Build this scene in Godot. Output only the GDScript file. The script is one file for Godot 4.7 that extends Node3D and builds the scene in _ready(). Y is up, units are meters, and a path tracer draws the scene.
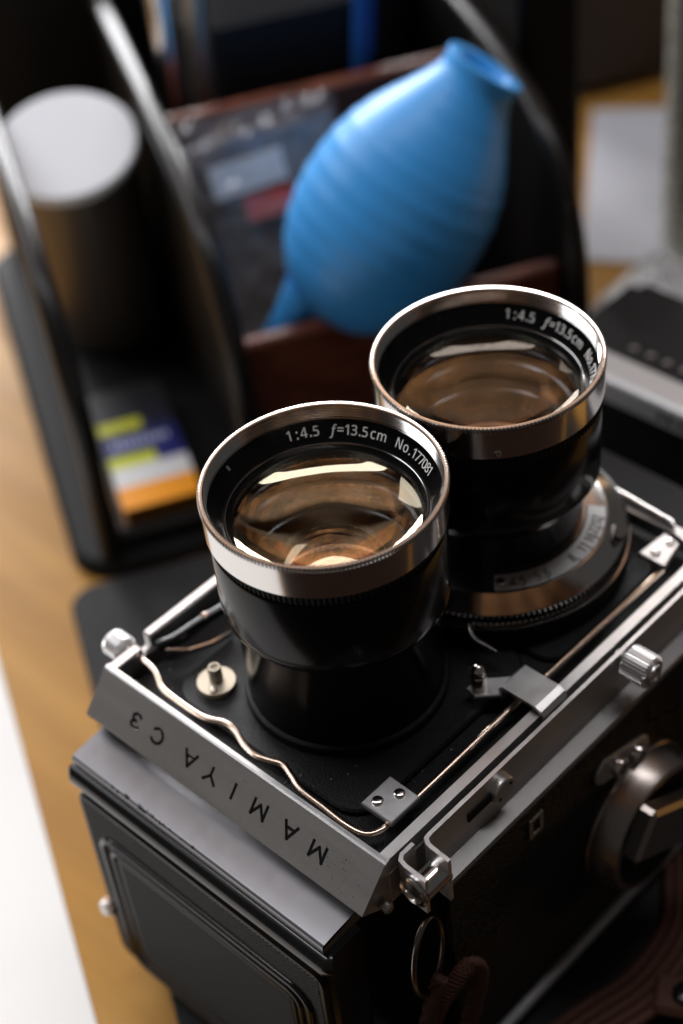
extends Node3D
# Lengths are in millimetres while shapes are built; MB.mesh() turns them into metres.
# Local frame of the camera: x = its right side, y = up (towards its lenses), z = towards its viewing hood;
# the origin is on the viewing lens axis, level with the top of the front frame, LIFT above the desk.
const MM := 0.001
const LIFT := 95.0

class MB:
	var v := PackedVector3Array()
	var n := PackedVector3Array()
	var uv := PackedVector2Array()
	var xf := Transform3D()

	func tri(a: Vector3, b: Vector3, c: Vector3, na: Vector3, nb: Vector3, nc: Vector3, ua := Vector2(), ub := Vector2(), uc := Vector2()) -> void:
		var A = xf * a
		var B = xf * b
		var C = xf * c
		var NA = (xf.basis * na).normalized()
		var NB = (xf.basis * nb).normalized()
		var NC = (xf.basis * nc).normalized()
		if (B - A).cross(C - A).dot(NA + NB + NC) > 0.0:
			v.append_array([A, C, B]); n.append_array([NA, NC, NB]); uv.append_array([ua, uc, ub])
		else:
			v.append_array([A, B, C]); n.append_array([NA, NB, NC]); uv.append_array([ua, ub, uc])

	func quad(a: Vector3, b: Vector3, c: Vector3, d: Vector3) -> void:   # counter-clockwise seen from outside
		var m = (c - a).cross(d - b)
		if m.length_squared() < 1e-14: return
		m = m.normalized()
		tri(a, b, c, m, m, m, Vector2(0, 0), Vector2(1, 0), Vector2(1, 1))
		tri(a, c, d, m, m, m, Vector2(0, 0), Vector2(1, 1), Vector2(0, 1))

	func squad(a, b, c, d, na, nb, nc, nd, ua := Vector2(), ub := Vector2(), uc := Vector2(), ud := Vector2()) -> void:
		tri(a, b, c, na, nb, nc, ua, ub, uc)
		tri(a, c, d, na, nc, nd, ua, uc, ud)

	func flat(a: Vector3, b: Vector3, c: Vector3) -> void:
		var m = (b - a).cross(c - a)
		if m.length_squared() < 1e-14: return
		m = m.normalized()
		tri(a, b, c, m, m, m)

	func box(c: Vector3, s: Vector3, ch := 0.25) -> void:
		var h = s * 0.5
		ch = minf(ch, minf(h.x, minf(h.y, h.z)) * 0.9)
		var q = {}
		for sx in [-1, 1]:
			for sy in [-1, 1]:
				for sz in [-1, 1]:
					var k = Vector3(sx, sy, sz)
					var full = c + Vector3(sx * h.x, sy * h.y, sz * h.z)
					q[[sx, sy, sz]] = [full - Vector3(0, sy * ch, sz * ch), full - Vector3(sx * ch, 0, sz * ch), full - Vector3(sx * ch, sy * ch, 0), k]
		var out = func(pts: Array, dir: Vector3):
			var m = (pts[1] - pts[0]).cross(pts[2] - pts[0])
			if m.dot(dir) < 0: pts.reverse()
			if pts.size() == 4: quad(pts[0], pts[1], pts[2], pts[3])
			else: flat(pts[0], pts[1], pts[2])
		for s1 in [-1, 1]:
			out.call([q[[s1, -1, -1]][0], q[[s1, 1, -1]][0], q[[s1, 1, 1]][0], q[[s1, -1, 1]][0]], Vector3(s1, 0, 0))
			out.call([q[[-1, s1, -1]][1], q[[1, s1, -1]][1], q[[1, s1, 1]][1], q[[-1, s1, 1]][1]], Vector3(0, s1, 0))
			out.call([q[[-1, -1, s1]][2], q[[1, -1, s1]][2], q[[1, 1, s1]][2], q[[-1, 1, s1]][2]], Vector3(0, 0, s1))
			for s2 in [-1, 1]:
				out.call([q[[s1, s2, -1]][0], q[[s1, s2, 1]][0], q[[s1, s2, 1]][1], q[[s1, s2, -1]][1]], Vector3(s1, s2, 0))
				out.call([q[[s1, -1, s2]][0], q[[s1, 1, s2]][0], q[[s1, 1, s2]][2], q[[s1, -1, s2]][2]], Vector3(s1, 0, s2))
				out.call([q[[-1, s1, s2]][1], q[[1, s1, s2]][1], q[[1, s1, s2]][2], q[[-1, s1, s2]][2]], Vector3(0, s1, s2))
				for s3 in [-1, 1]:
					var e = q[[s1, s2, s3]]
					out.call([e[0], e[1], e[2]], Vector3(s1, s2, s3))

	# Profile of (radius, height); going up, the outside is away from the axis; going down it is towards the axis.
	func lathe(pr: Array, seg := 96, a0 := 0.0, a1 := TAU, at := Vector3.ZERO) -> void:
		var sn = []
		for i in pr.size() - 1:
			var d = pr[i + 1] - pr[i]
			sn.append(Vector2(d.y, -d.x).normalized())
		var len_ = 0.0
		for i in pr.size() - 1:
			var p: Vector2 = pr[i]
			var q: Vector2 = pr[i + 1]
			var np: Vector2 = sn[i]
			var nq: Vector2 = sn[i]
			if i > 0 and sn[i - 1].dot(sn[i]) > 0.8: np = (sn[i - 1] + sn[i]).normalized()
			if i < sn.size() - 1 and sn[i + 1].dot(sn[i]) > 0.8: nq = (sn[i + 1] + sn[i]).normalized()
			var l2 = len_ + p.distance_to(q)
			for k in seg:
				var t0 = lerpf(a0, a1, float(k) / seg)
				var t1 = lerpf(a0, a1, float(k + 1) / seg)
				var d0 = Vector3(cos(t0), 0, sin(t0))
				var d1 = Vector3(cos(t1), 0, sin(t1))
				var Y = Vector3.UP
				var u0 = float(k) / seg
				var u1 = float(k + 1) / seg
				squad(at + d0 * p.x + Y * p.y, at + d1 * p.x + Y * p.y, at + d1 * q.x + Y * q.y, at + d0 * q.x + Y * q.y,
					d0 * np.x + Y * np.y, d1 * np.x + Y * np.y, d1 * nq.x + Y * nq.y, d0 * nq.x + Y * nq.y,
					Vector2(u0, len_ * 0.01), Vector2(u1, len_ * 0.01), Vector2(u1, l2 * 0.01), Vector2(u0, l2 * 0.01))
			len_ = l2

	# A ring of teeth: rows of (outer radius, inner radius, height), teeth round it
	func knurl(rows: Array, teeth: int, at := Vector3.ZERO) -> void:
		for i in rows.size() - 1:
			for k in teeth * 4:
				var P = []
				for e in [[i, k], [i, k + 1], [i + 1, k + 1], [i + 1, k]]:
					var t = TAU * e[1] / (teeth * 4.0)
					var row = rows[e[0]]
					var r = row[0] if e[1] % 4 < 2 else row[1]
					P.append(at + Vector3(cos(t) * r, row[2], sin(t) * r))
				quad(P[0], P[3], P[2], P[1])

	func disc(r: float, y: float, seg := 48, at := Vector3.ZERO) -> void:
		for k in seg:
			var t0 = TAU * k / seg
			var t1 = TAU * (k + 1) / seg
			var a = at + Vector3(cos(t0) * r, y, sin(t0) * r)
			var b = at + Vector3(cos(t1) * r, y, sin(t1) * r)
			tri(at + Vector3(0, y, 0), a, b, Vector3.UP, Vector3.UP, Vector3.UP)

	# Polygon in the x-y plane pushed from z = 0 to z = depth, the front rim chamfered
	func prism(poly: PackedVector2Array, depth: float, ch := 0.0) -> void:
		if Geometry2D.is_polygon_clockwise(poly): poly.reverse()
		var m = poly.size()
		var inner = PackedVector2Array()
		for i in m:
			var a = (poly[i] - poly[(i + m - 1) % m]).normalized()
			var b = (poly[(i + 1) % m] - poly[i]).normalized()
			var na = Vector2(-a.y, a.x)
			var nb = Vector2(-b.y, b.x)
			var h = (na + nb)
			h = h / maxf(0.3, 1.0 + na.dot(nb))
			inner.append(poly[i] + h * ch)
		var idx = Geometry2D.triangulate_polygon(inner)
		for i in range(0, idx.size(), 3):
			var t = [inner[idx[i]], inner[idx[i + 1]], inner[idx[i + 2]]]
			tri(Vector3(t[0].x, t[0].y, depth), Vector3(t[1].x, t[1].y, depth), Vector3(t[2].x, t[2].y, depth), Vector3.BACK, Vector3.BACK, Vector3.BACK)
		idx = Geometry2D.triangulate_polygon(poly)
		for i in range(0, idx.size(), 3):
			var t = [poly[idx[i]], poly[idx[i + 1]], poly[idx[i + 2]]]
			tri(Vector3(t[0].x, t[0].y, 0), Vector3(t[1].x, t[1].y, 0), Vector3(t[2].x, t[2].y, 0), Vector3.FORWARD, Vector3.FORWARD, Vector3.FORWARD)
		for i in m:
			var j = (i + 1) % m
			quad(Vector3(poly[i].x, poly[i].y, 0), Vector3(poly[j].x, poly[j].y, 0), Vector3(poly[j].x, poly[j].y, depth - ch), Vector3(poly[i].x, poly[i].y, depth - ch))
			if ch > 0:
				quad(Vector3(poly[i].x, poly[i].y, depth - ch), Vector3(poly[j].x, poly[j].y, depth - ch), Vector3(inner[j].x, inner[j].y, depth), Vector3(inner[i].x, inner[i].y, depth))

	func tube(pts: Array, r, sides := 12, caps := true) -> void:
		var m = pts.size()
		var tn = []
		for i in m:
			var a = pts[maxi(i - 1, 0)]
			var b = pts[mini(i + 1, m - 1)]
			tn.append((b - a).normalized())
		var up = Vector3.UP if absf(tn[0].y) < 0.9 else Vector3.RIGHT
		var x = up.cross(tn[0]).normalized()
		var rings = []
		var norms = []
		for i in m:
			x = (x - tn[i] * x.dot(tn[i])).normalized()
			var y = tn[i].cross(x)
			var ring = []
			var no = []
			var rr = r[i] if r is Array else r
			for k in sides:
				var t = TAU * k / sides
				var d = x * cos(t) + y * sin(t)
				ring.append(pts[i] + d * rr)
				no.append(d)
			rings.append(ring); norms.append(no)
		for i in m - 1:
			for k in sides:
				var j = (k + 1) % sides
				squad(rings[i][k], rings[i][j], rings[i + 1][j], rings[i + 1][k], norms[i][k], norms[i][j], norms[i + 1][j], norms[i + 1][k])
		if caps:
			for k in sides:
				var j = (k + 1) % sides
				tri(pts[0], rings[0][k], rings[0][j], -tn[0], -tn[0], -tn[0])
				tri(pts[m - 1], rings[m - 1][k], rings[m - 1][j], tn[m - 1], tn[m - 1], tn[m - 1])

	func mesh() -> ArrayMesh:
		var arr = []
		arr.resize(Mesh.ARRAY_MAX)
		var s = PackedVector3Array()
		s.resize(v.size())
		for i in v.size(): s[i] = v[i] * 0.001
		arr[Mesh.ARRAY_VERTEX] = s
		arr[Mesh.ARRAY_NORMAL] = n
		arr[Mesh.ARRAY_TEX_UV] = uv
		var m = ArrayMesh.new()
		m.add_surface_from_arrays(Mesh.PRIMITIVE_TRIANGLES, arr)
		return m

var M := {}
var rng := RandomNumberGenerator.new()
var font: SystemFont
var glyphs := {}

# ---------------------------------------------------------------- helpers
func V(x: float, y: float, z: float) -> Vector3: return Vector3(x, y, z)

func part(parent: Node, called: String, mb: MB, m: Material, label := "", stuff := false) -> MeshInstance3D:
	var o = MeshInstance3D.new()
	o.name = called
	o.mesh = mb.mesh()
	o.material_override = m
	if label: o.set_meta("label", label)
	if stuff: o.set_meta("kind", "stuff")
	parent.add_child(o, true)
	return o

func thing(called: String, label: String, category: String, at: Vector3, turn := 0.0) -> Node3D:
	var o = Node3D.new()
	o.name = called
	o.position = at * MM
	o.rotation.y = turn
	o.set_meta("label", label)
	o.set_meta("category", category)
	add_child(o, true)
	return o

func solo(called: String, mb: MB, m: Material, label: String, category: String, kind := "") -> MeshInstance3D:
	var o = part(self, called, mb, m)
	if kind: o.set_meta("kind", kind)
	else:
		o.set_meta("category", category)
	o.set_meta("label", label)
	return o

func noise_tex(freq: float, size := 256, octaves := 3, lo := Color(0.6, 0.6, 0.6), hi := Color(1, 1, 1), normal := false, sd := 1) -> NoiseTexture2D:
	var f = FastNoiseLite.new()
	f.seed = sd
	f.frequency = freq
	f.fractal_octaves = octaves
	var t = NoiseTexture2D.new()
	t.width = size
	t.height = size
	t.seamless = true
	t.noise = f
	if normal:
		t.as_normal_map = true
		t.bump_strength = 2.0
	else:
		var g = Gradient.new()
		g.colors = PackedColorArray([lo, hi])
		g.offsets = PackedFloat32Array([0.25, 0.75])
		t.color_ramp = g
	return t

func mat(called: String, linear_col: Color, metal := 0.0, rough := 0.5) -> StandardMaterial3D:
	var m = StandardMaterial3D.new()
	m.resource_name = called
	m.albedo_color = linear_col.linear_to_srgb()
	m.metallic = metal
	m.roughness = rough
	M[called] = m
	return m

func tri_uv(m: StandardMaterial3D, per_mm: Vector3) -> void:
	m.uv1_triplanar = true
	m.uv1_triplanar_sharpness = 4.0
	m.uv1_scale = per_mm / MM

func glyph(mb: MB, ch: String, x: Transform3D, cap: float, shear := 0.0, fat := 1.0) -> void:
	if not glyphs.has(ch):
		var t = TextMesh.new()
		t.font = font
		t.font_size = 64
		t.pixel_size = 1.0 / 64.0
		t.depth = 0.02
		t.curve_step = 1.0
		t.text = ch
		var a = t.surface_get_arrays(0)
		glyphs[ch] = [a[Mesh.ARRAY_VERTEX], a[Mesh.ARRAY_NORMAL], a[Mesh.ARRAY_INDEX]]
	if not glyphs.has("H"):
		glyph(MB.new(), "H", Transform3D(), 1.0)
	var lo = 1e9
	var hi = -1e9
	for p in glyphs["H"][0]:
		lo = minf(lo, p.y); hi = maxf(hi, p.y)
	var k = cap / (hi - lo)
	var g = glyphs[ch]
	var old = mb.xf
	mb.xf = old * x
	var ps = []
	for p in g[0]:
		var q = Vector3(p.x * k * fat, (p.y - (lo + hi) * 0.5) * k, p.z * k)
		q.x += q.y * shear
		ps.append(q)
	var idx = g[2]
	for i in range(0, idx.size(), 3):
		mb.tri(ps[idx[i]], ps[idx[i + 1]], ps[idx[i + 2]], g[1][idx[i]], g[1][idx[i + 1]], g[1][idx[i + 2]])
	mb.xf = old

func face(origin: Vector3, xa: Vector3, ya: Vector3) -> Transform3D:
	return Transform3D(Basis(xa.normalized(), ya.normalized(), xa.cross(ya).normalized()), origin)

func round_rect(w: float, h: float, r: float, c := Vector2.ZERO, steps := 6) -> PackedVector2Array:
	var p = PackedVector2Array()
	for q in 4:
		var sx = [1, -1, -1, 1][q]
		var sy = [1, 1, -1, -1][q]
		for k in steps + 1:
			var t = PI / 2 * (q + float(k) / steps)
			p.append(c + Vector2(sx * (w / 2 - r), sy * (h / 2 - r)) + Vector2(cos(t), sin(t)) * r)
	return p

func spline(ctrl: Array, per := 8) -> Array:
	var c = Curve3D.new()
	var out = []
	for i in ctrl.size() - 1:
		var p0 = ctrl[maxi(i - 1, 0)]
		var p1 = ctrl[i]
		var p2 = ctrl[i + 1]
		var p3 = ctrl[mini(i + 2, ctrl.size() - 1)]
		for k in per:
			out.append(p1.cubic_interpolate(p2, p0, p3, float(k) / per))
	out.append(ctrl[-1])
	return out

func screw(parent: Node, at: Vector3, r: float, up: Vector3, m: Material, slot_turn := 0.5, called := "screw") -> void:
	var mb = MB.new()
	var x = up.cross(V(0.3, 0.2, 1)).normalized()
	mb.xf = Transform3D(Basis(x, up, x.cross(up)), at)
	# domed head in two halves with a real slot between them
	var pr = []
	for i in 6:
		var t = PI / 2 * i / 5.0
		pr.append(Vector2(r * cos(t), 0.25 * r + 0.32 * r * sin(t)))
	pr.push_front(Vector2(r, 0))
	for side in 2:
		var sub = MB.new()
		sub.lathe(pr, 12, 0.2 + PI * side, PI - 0.2 + PI * side)
		for i in sub.v.size():
			mb.v.append(mb.xf * (Basis(Vector3.UP, slot_turn) * sub.v[i]))
			mb.n.append(mb.xf.basis * (Basis(Vector3.UP, slot_turn) * sub.n[i]))
			mb.uv.append(Vector2())
	mb.lathe([Vector2(r * 0.98, 0), Vector2(r * 0.98, 0.22 * r), Vector2(0.001, 0.22 * r)], 20)
	part(parent, called, mb, m)

# ---------------------------------------------------------------- the scene
func _ready() -> void:
	rng.seed = 7
	# camera
	var cam = Camera3D.new()
	cam.name = "camera"
	cam.fov = 2.0 * rad_to_deg(atan(512.0 / 1744.57))
	cam.near = 0.02
	cam.far = 30.0
	var r = Vector3(0.72732263, -0.08719444, -0.68073411)
	var u = Vector3(-0.41213581, 0.7376358, -0.53482474)
	cam.transform = Transform3D(Basis(r, u, r.cross(u)).orthonormalized(), Vector3(194.7118, 280.1771 + LIFT, 173.5802) * MM)
	add_child(cam)
	cam.current = true
	# lens blur, surroundings and exposure
	var we = WorldEnvironment.new()
	we.name = "environment"
	var ca = CameraAttributesPhysical.new()
	ca.frustum_focal_length = 50.0
	ca.exposure_aperture = 6.0
	ca.frustum_focus_distance = 0.350
	we.camera_attributes = ca
	var env = Environment.new()
	env.background_mode = Environment.BG_COLOR
	env.background_color = Color(0.040, 0.039, 0.038).linear_to_srgb()
	env.tonemap_mode = Environment.TONE_MAPPER_LINEAR
	env.tonemap_exposure = 1.4
	env.sdfgi_enabled = true
	env.ssao_enabled = true
	env.ssil_enabled = true
	we.environment = env
	add_child(we)
	# daylight from two windows: a low wide one behind and to the left, another to the left of the viewer
	window("window_light", Vector3(-2.75, 1.42, -2.46), Vector3(-0.15, 0.3, -0.13), Vector2(4.4, 1.05), 6.4, Color(0.99, 0.99, 1.0))
	window("side_window_light", Vector3(-1.7, 1.4, 0.42), Vector3(0.0, 0.1, 0.0), Vector2(1.5, 1.0), 0.85, Color(0.97, 0.98, 1.0))
	window("overhead_light", Vector3(-0.19, 1.42, -0.17), Vector3(-0.03, 0.1, -0.02), Vector2(1.6, 0.22), 2.0, Color(0.98, 0.98, 1.0))
	window("ceiling_bounce_light", Vector3(-3.1, 2.0, -2.8), Vector3(-2.9, 3.0, -2.6), Vector2(1.8, 1.8), 2.6, Color(1.0, 0.97, 0.93))

	font = SystemFont.new()
	font.font_names = PackedStringArray(["Droid Sans"])
	make_materials()
	setting()
	ceiling()
	twin_lens_camera()
	caddy_and_contents()
	background_things()

func window(called: String, at: Vector3, towards: Vector3, size: Vector2, energy: float, col: Color) -> void:
	var win = AreaLight3D.new()
	win.name = called
	win.area_size = size
	win.area_normalize_energy = false
	win.light_energy = energy
	win.light_color = col
	win.shadow_enabled = true
	win.area_range = 6.0
	win.transform = Transform3D(Basis(), at).looking_at(towards, Vector3.UP)
	add_child(win)

func make_materials() -> void:
	var grain = noise_tex(0.02, 256, 4, Color(0.75, 0.75, 0.75), Color(1, 1, 1))
	var speck = noise_tex(0.35, 256, 2, Color(0.92, 0.92, 0.92), Color(1, 1, 1), false, 3)
	var bump = noise_tex(0.3, 256, 3, Color(), Color(), true, 5)
	var m = mat("satin_chrome", Color(0.76, 0.75, 0.74), 0.95, 0.36)
	m.albedo_texture = speck
	m.normal_enabled = true
	m.normal_texture = bump
	m.normal_scale = 0.12
	tri_uv(m, Vector3(0.05, 0.05, 0.05))
	m = mat("plate_metal", Color(0.56, 0.545, 0.535), 0.9, 0.4)
	m.albedo_texture = speck
	m.normal_enabled = true
	m.normal_texture = bump
	m.normal_scale = 0.08
	tri_uv(m, Vector3(0.006, 0.08, 0.08))
	m = mat("turned_chrome", Color(0.68, 0.65, 0.62), 1.0, 0.13)
	m.anisotropy_enabled = true
	m.anisotropy = 0.4
	mat("hood_metal", Color(0.20, 0.20, 0.21), 0.8, 0.36)
	mat("chrome", Color(0.68, 0.66, 0.64), 1.0, 0.16)
	mat("scale_silver", Color(0.36, 0.355, 0.35), 0.15, 0.45)
	mat("ledge_metal", Color(0.20, 0.195, 0.19), 0.8, 0.42)
	mat("grain_tops", Color(0.006, 0.006, 0.006), 0.0, 0.3)
	M["grain_tops"].metallic_specular = 0.32
	mat("worn_metal", Color(0.36, 0.32, 0.29), 1.0, 0.3)
	mat("dark_steel", Color(0.22, 0.21, 0.20), 1.0, 0.22)
	mat("dull_nickel", Color(0.46, 0.42, 0.34), 0.9, 0.4)
	mat("copper_wire", Color(0.66, 0.52, 0.42), 1.0, 0.22)
	mat("black_gloss", Color(0.006, 0.006, 0.006), 0.0, 0.2)
	m = mat("black_barrel", Color(0.005, 0.005, 0.005), 0.0, 0.2)
	m.clearcoat_enabled = true
	m.clearcoat = 0.15
	m.clearcoat_roughness = 0.15
	mat("black_matt", Color(0.005, 0.005, 0.005), 0.0, 0.62)
	m = mat("black_crackle", Color(0.006, 0.006, 0.006), 0.0, 0.5)
	m.normal_enabled = true
	m.normal_texture = bump
	m.normal_scale = 0.7
	tri_uv(m, Vector3(0.03, 0.03, 0.03))
	mat("black_ink", Color(0.008, 0.008, 0.008), 0.0, 0.7)
	mat("white_ink", Color(0.86, 0.85, 0.83), 0.0, 0.6)
	m = mat("leatherette", Color(0.0055, 0.0055, 0.0055), 0.0, 0.42)
	for k in ["black_matt", "black_crackle", "leatherette", "black_ink"]: M[k].metallic_specular = 0.3
	M["black_barrel"].metallic_specular = 0.24
	M["leatherette"].metallic_specular = 0.3
	M["leatherette"].roughness = 0.36
	for k in ["satin_chrome", "plate_metal", "hood_metal"]:
		M[k].roughness_texture = noise_tex(0.012, 256, 5, Color(0.9, 0.9, 0.9), Color(1, 1, 1), false, 41)
		if k == "hood_metal": tri_uv(M[k], Vector3(0.05, 0.05, 0.05))
	# coated lens glass: mostly clear, returning a warm part of the light
	var one = Image.create(4, 4, false, Image.FORMAT_RGB8)
	one.fill(Color.WHITE)
	var white = ImageTexture.create_from_image(one)
	for e in [["front_glass", Color(0.95, 0.84, 0.62), 0.05], ["middle_glass", Color(0.97, 0.84, 0.60), 0.15], ["pale_glass", Color(0.95, 0.80, 0.66), 0.04], ["inner_glass", Color(0.97, 0.49, 0.25), 0.85]]:
		m = mat(e[0], e[1], 1.0, 0.02)
		m.albedo_color.a = e[2]
		m.albedo_texture = white
		m.transparency = BaseMaterial3D.TRANSPARENCY_ALPHA
	# wood of the desk, running along the sheet's length
	m = mat("desk_wood", Color(0.47, 0.245, 0.055), 0.0, 0.5)
	m.metallic_specular = 0.3
	m.albedo_texture = noise_tex(0.012, 512, 4, Color(0.90, 0.88, 0.84), Color(1, 1, 1), false, 9)
	m.roughness_texture = grain
	tri_uv(m, Vector3(0.0006, 0.006, 0.006))
	m = mat("mahogany", Color(0.24, 0.066, 0.036), 0.0, 0.4)
	m.albedo_texture = noise_tex(0.02, 256, 3, Color(0.7, 0.66, 0.62), Color(1, 1, 1), false, 13)
	tri_uv(m, Vector3(0.03, 0.05, 0.008))
	m = mat("ceiling_wood", Color(0.52, 0.27, 0.12), 0.0, 0.6)
	m.albedo_texture = noise_tex(0.02, 256, 4, Color(0.4, 0.36, 0.32), Color(1, 1, 1), false, 31)
	tri_uv(m, Vector3(0.012, 0.01, 0.0008))
	for e in [["ceiling_dark", 0.55], ["ceiling_pale", 1.35]]:
		var w = M["ceiling_wood"].duplicate()
		w.albedo_color = (Color(0.52, 0.27, 0.12) * e[1]).linear_to_srgb()
		M[e[0]] = w
	mat("beam_wood", Color(0.05, 0.025, 0.015), 0.0, 0.6)
	m = mat("paper_white", Color(0.86, 0.855, 0.83), 0.0, 0.8)
	mat("card_white", Color(0.62, 0.63, 0.68), 0.0, 0.75)
	m = mat("mat_rubber", Color(0.008, 0.008, 0.008), 0.0, 0.75)
	m.normal_enabled = true
	m.normal_texture = bump
	m.normal_scale = 0.8
	tri_uv(m, Vector3(0.01, 0.01, 0.01))
	m = mat("black_lacquer", Color(0.012, 0.011, 0.010), 0.0, 0.3)
	m.metallic_specular = 0.35
	m = mat("blue_rubber", Color(0.05, 0.36, 0.86), 0.0, 0.42)
	m.rim_enabled = true
	m.rim = 0.25
	m = mat("strap_brown", Color(0.06, 0.018, 0.007), 0.0, 0.75)
	m.rim_enabled = true
	m.rim = 0.12
	mat("case_brown", Color(0.022, 0.012, 0.006), 0.0, 0.6)
	mat("cap_white", Color(0.70, 0.73, 0.77), 0.0, 0.5)
	mat("can_dark", Color(0.13, 0.12, 0.11), 0.6, 0.35)
	mat("grey_cloth", Color(0.80, 0.80, 0.73), 0.0, 0.85)
	M["grey_cloth"].albedo_texture = noise_tex(0.05, 256, 3, Color(0.6, 0.6, 0.57), Color(1, 1, 1), false, 21)
	tri_uv(M["grey_cloth"], Vector3(0.02, 0.02, 0.02))
	mat("tissue", Color(0.66, 0.66, 0.66), 0.0, 0.85)
	mat("silver_paint", Color(0.50, 0.51, 0.52), 0.35, 0.35)
	mat("pen_silver", Color(0.7, 0.68, 0.66), 1.0, 0.2)
	mat("pen_blue", Color(0.02, 0.11, 0.38), 0.0, 0.3)
	mat("label_white", Color(0.85, 0.86, 0.86), 0.0, 0.6)
	mat("label_red", Color(0.70, 0.07, 0.04), 0.0, 0.5)
	m = mat("clear_plastic", Color(0.9, 0.92, 0.95), 0.0, 0.08)
	m.albedo_color.a = 0.12
	m.transparency = BaseMaterial3D.TRANSPARENCY_ALPHA
	mat("pack_goods", Color(0.055, 0.03, 0.017), 0.0, 0.6)
	mat("pouch_black", Color(0.010, 0.011, 0.012), 0.0, 0.7)

func setting() -> void:
	var mb = MB.new()
	# desk top: one thick board turned with its grain along the front of the caddy
	var e1 = V(0.863, 0, 0.505)
	var e2 = V(0.505, 0, -0.863)
	# its front edge lies just outside the frame, square to e1
	mb.xf = Transform3D(Basis(e1, Vector3.UP, -e2), V(-154, -20, -26) + e1 * (238 - 750) + e2 * 150)
	mb.box(V(0, 0, 0), V(1500, 40, 2200), 2)
	solo("desk", mb, M["desk_wood"], "honey coloured wooden desk top under everything", "", "structure")
	mb = MB.new()
	mb.box(V(0, -760, 0), V(7000, 20, 7000), 2)
	solo("floor", mb, M["beam_wood"], "dark floor below the desk", "", "structure")
	# white paper along the left edge
	mb = MB.new()
	e1 = V(115, 0, 61).normalized()
	e2 = V(-e1.z, 0, e1.x)
	mb.xf = Transform3D(Basis(e1, Vector3.UP, e1.cross(Vector3.UP)), V(-190.5, 0.45, -16.6) + e2 * 176 + e1 * 118)
	mb.box(V(0, 0, 0), V(276, 0.5, 352), 0.1)
	solo("paper", mb, M["paper_white"], "blank white sheet of paper on the wooden desk beside the camera", "paper")
	# black mat under the camera
	mb = MB.new()
	e1 = V(0.863, 0, 0.505)
	e2 = V(0.505, 0, -0.863)
	var c = V(-154, 0, -26) + e1 * 114 + e2 * 140
	mb.xf = Transform3D(Basis(e1, e2, Vector3.UP), c + V(0, 0.2, 0))
	mb.prism(round_rect(228, 280, 9), 2.6, 0.8)
	solo("desk_mat", mb, M["mat_rubber"], "black rubber mat with rounded corners under the camera", "mat")

func ceiling() -> void:
	# the boarded ceiling that the lenses mirror
	var c = Node3D.new()
	c.name = "ceiling"
	c.position = Vector3(-0.9, 2.9, -0.8)
	c.scale = Vector3(1.7, 1.7, 1.7)
	c.rotation.y = deg_to_rad(42)
	c.set_meta("kind", "structure")
	c.set_meta("label", "warm brown boarded ceiling high above the desk")
	add_child(c, true)
	for k in 15:
		var mb = MB.new()
		mb.box(V((k - 7) * 202, 20 + (k % 3) * 2, 0), V(198, 30, 3600), 4)
		part(c, "board", mb, M[["ceiling_wood", "ceiling_dark", "ceiling_pale"][(k * 7 + k / 3) % 3]])
	for k in 3:
		var mb = MB.new()
		mb.box(V(0, -60, -1000 + k * 900), V(3000, 130, 110), 6)
		part(c, "beam", mb, M["beam_wood"])

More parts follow.
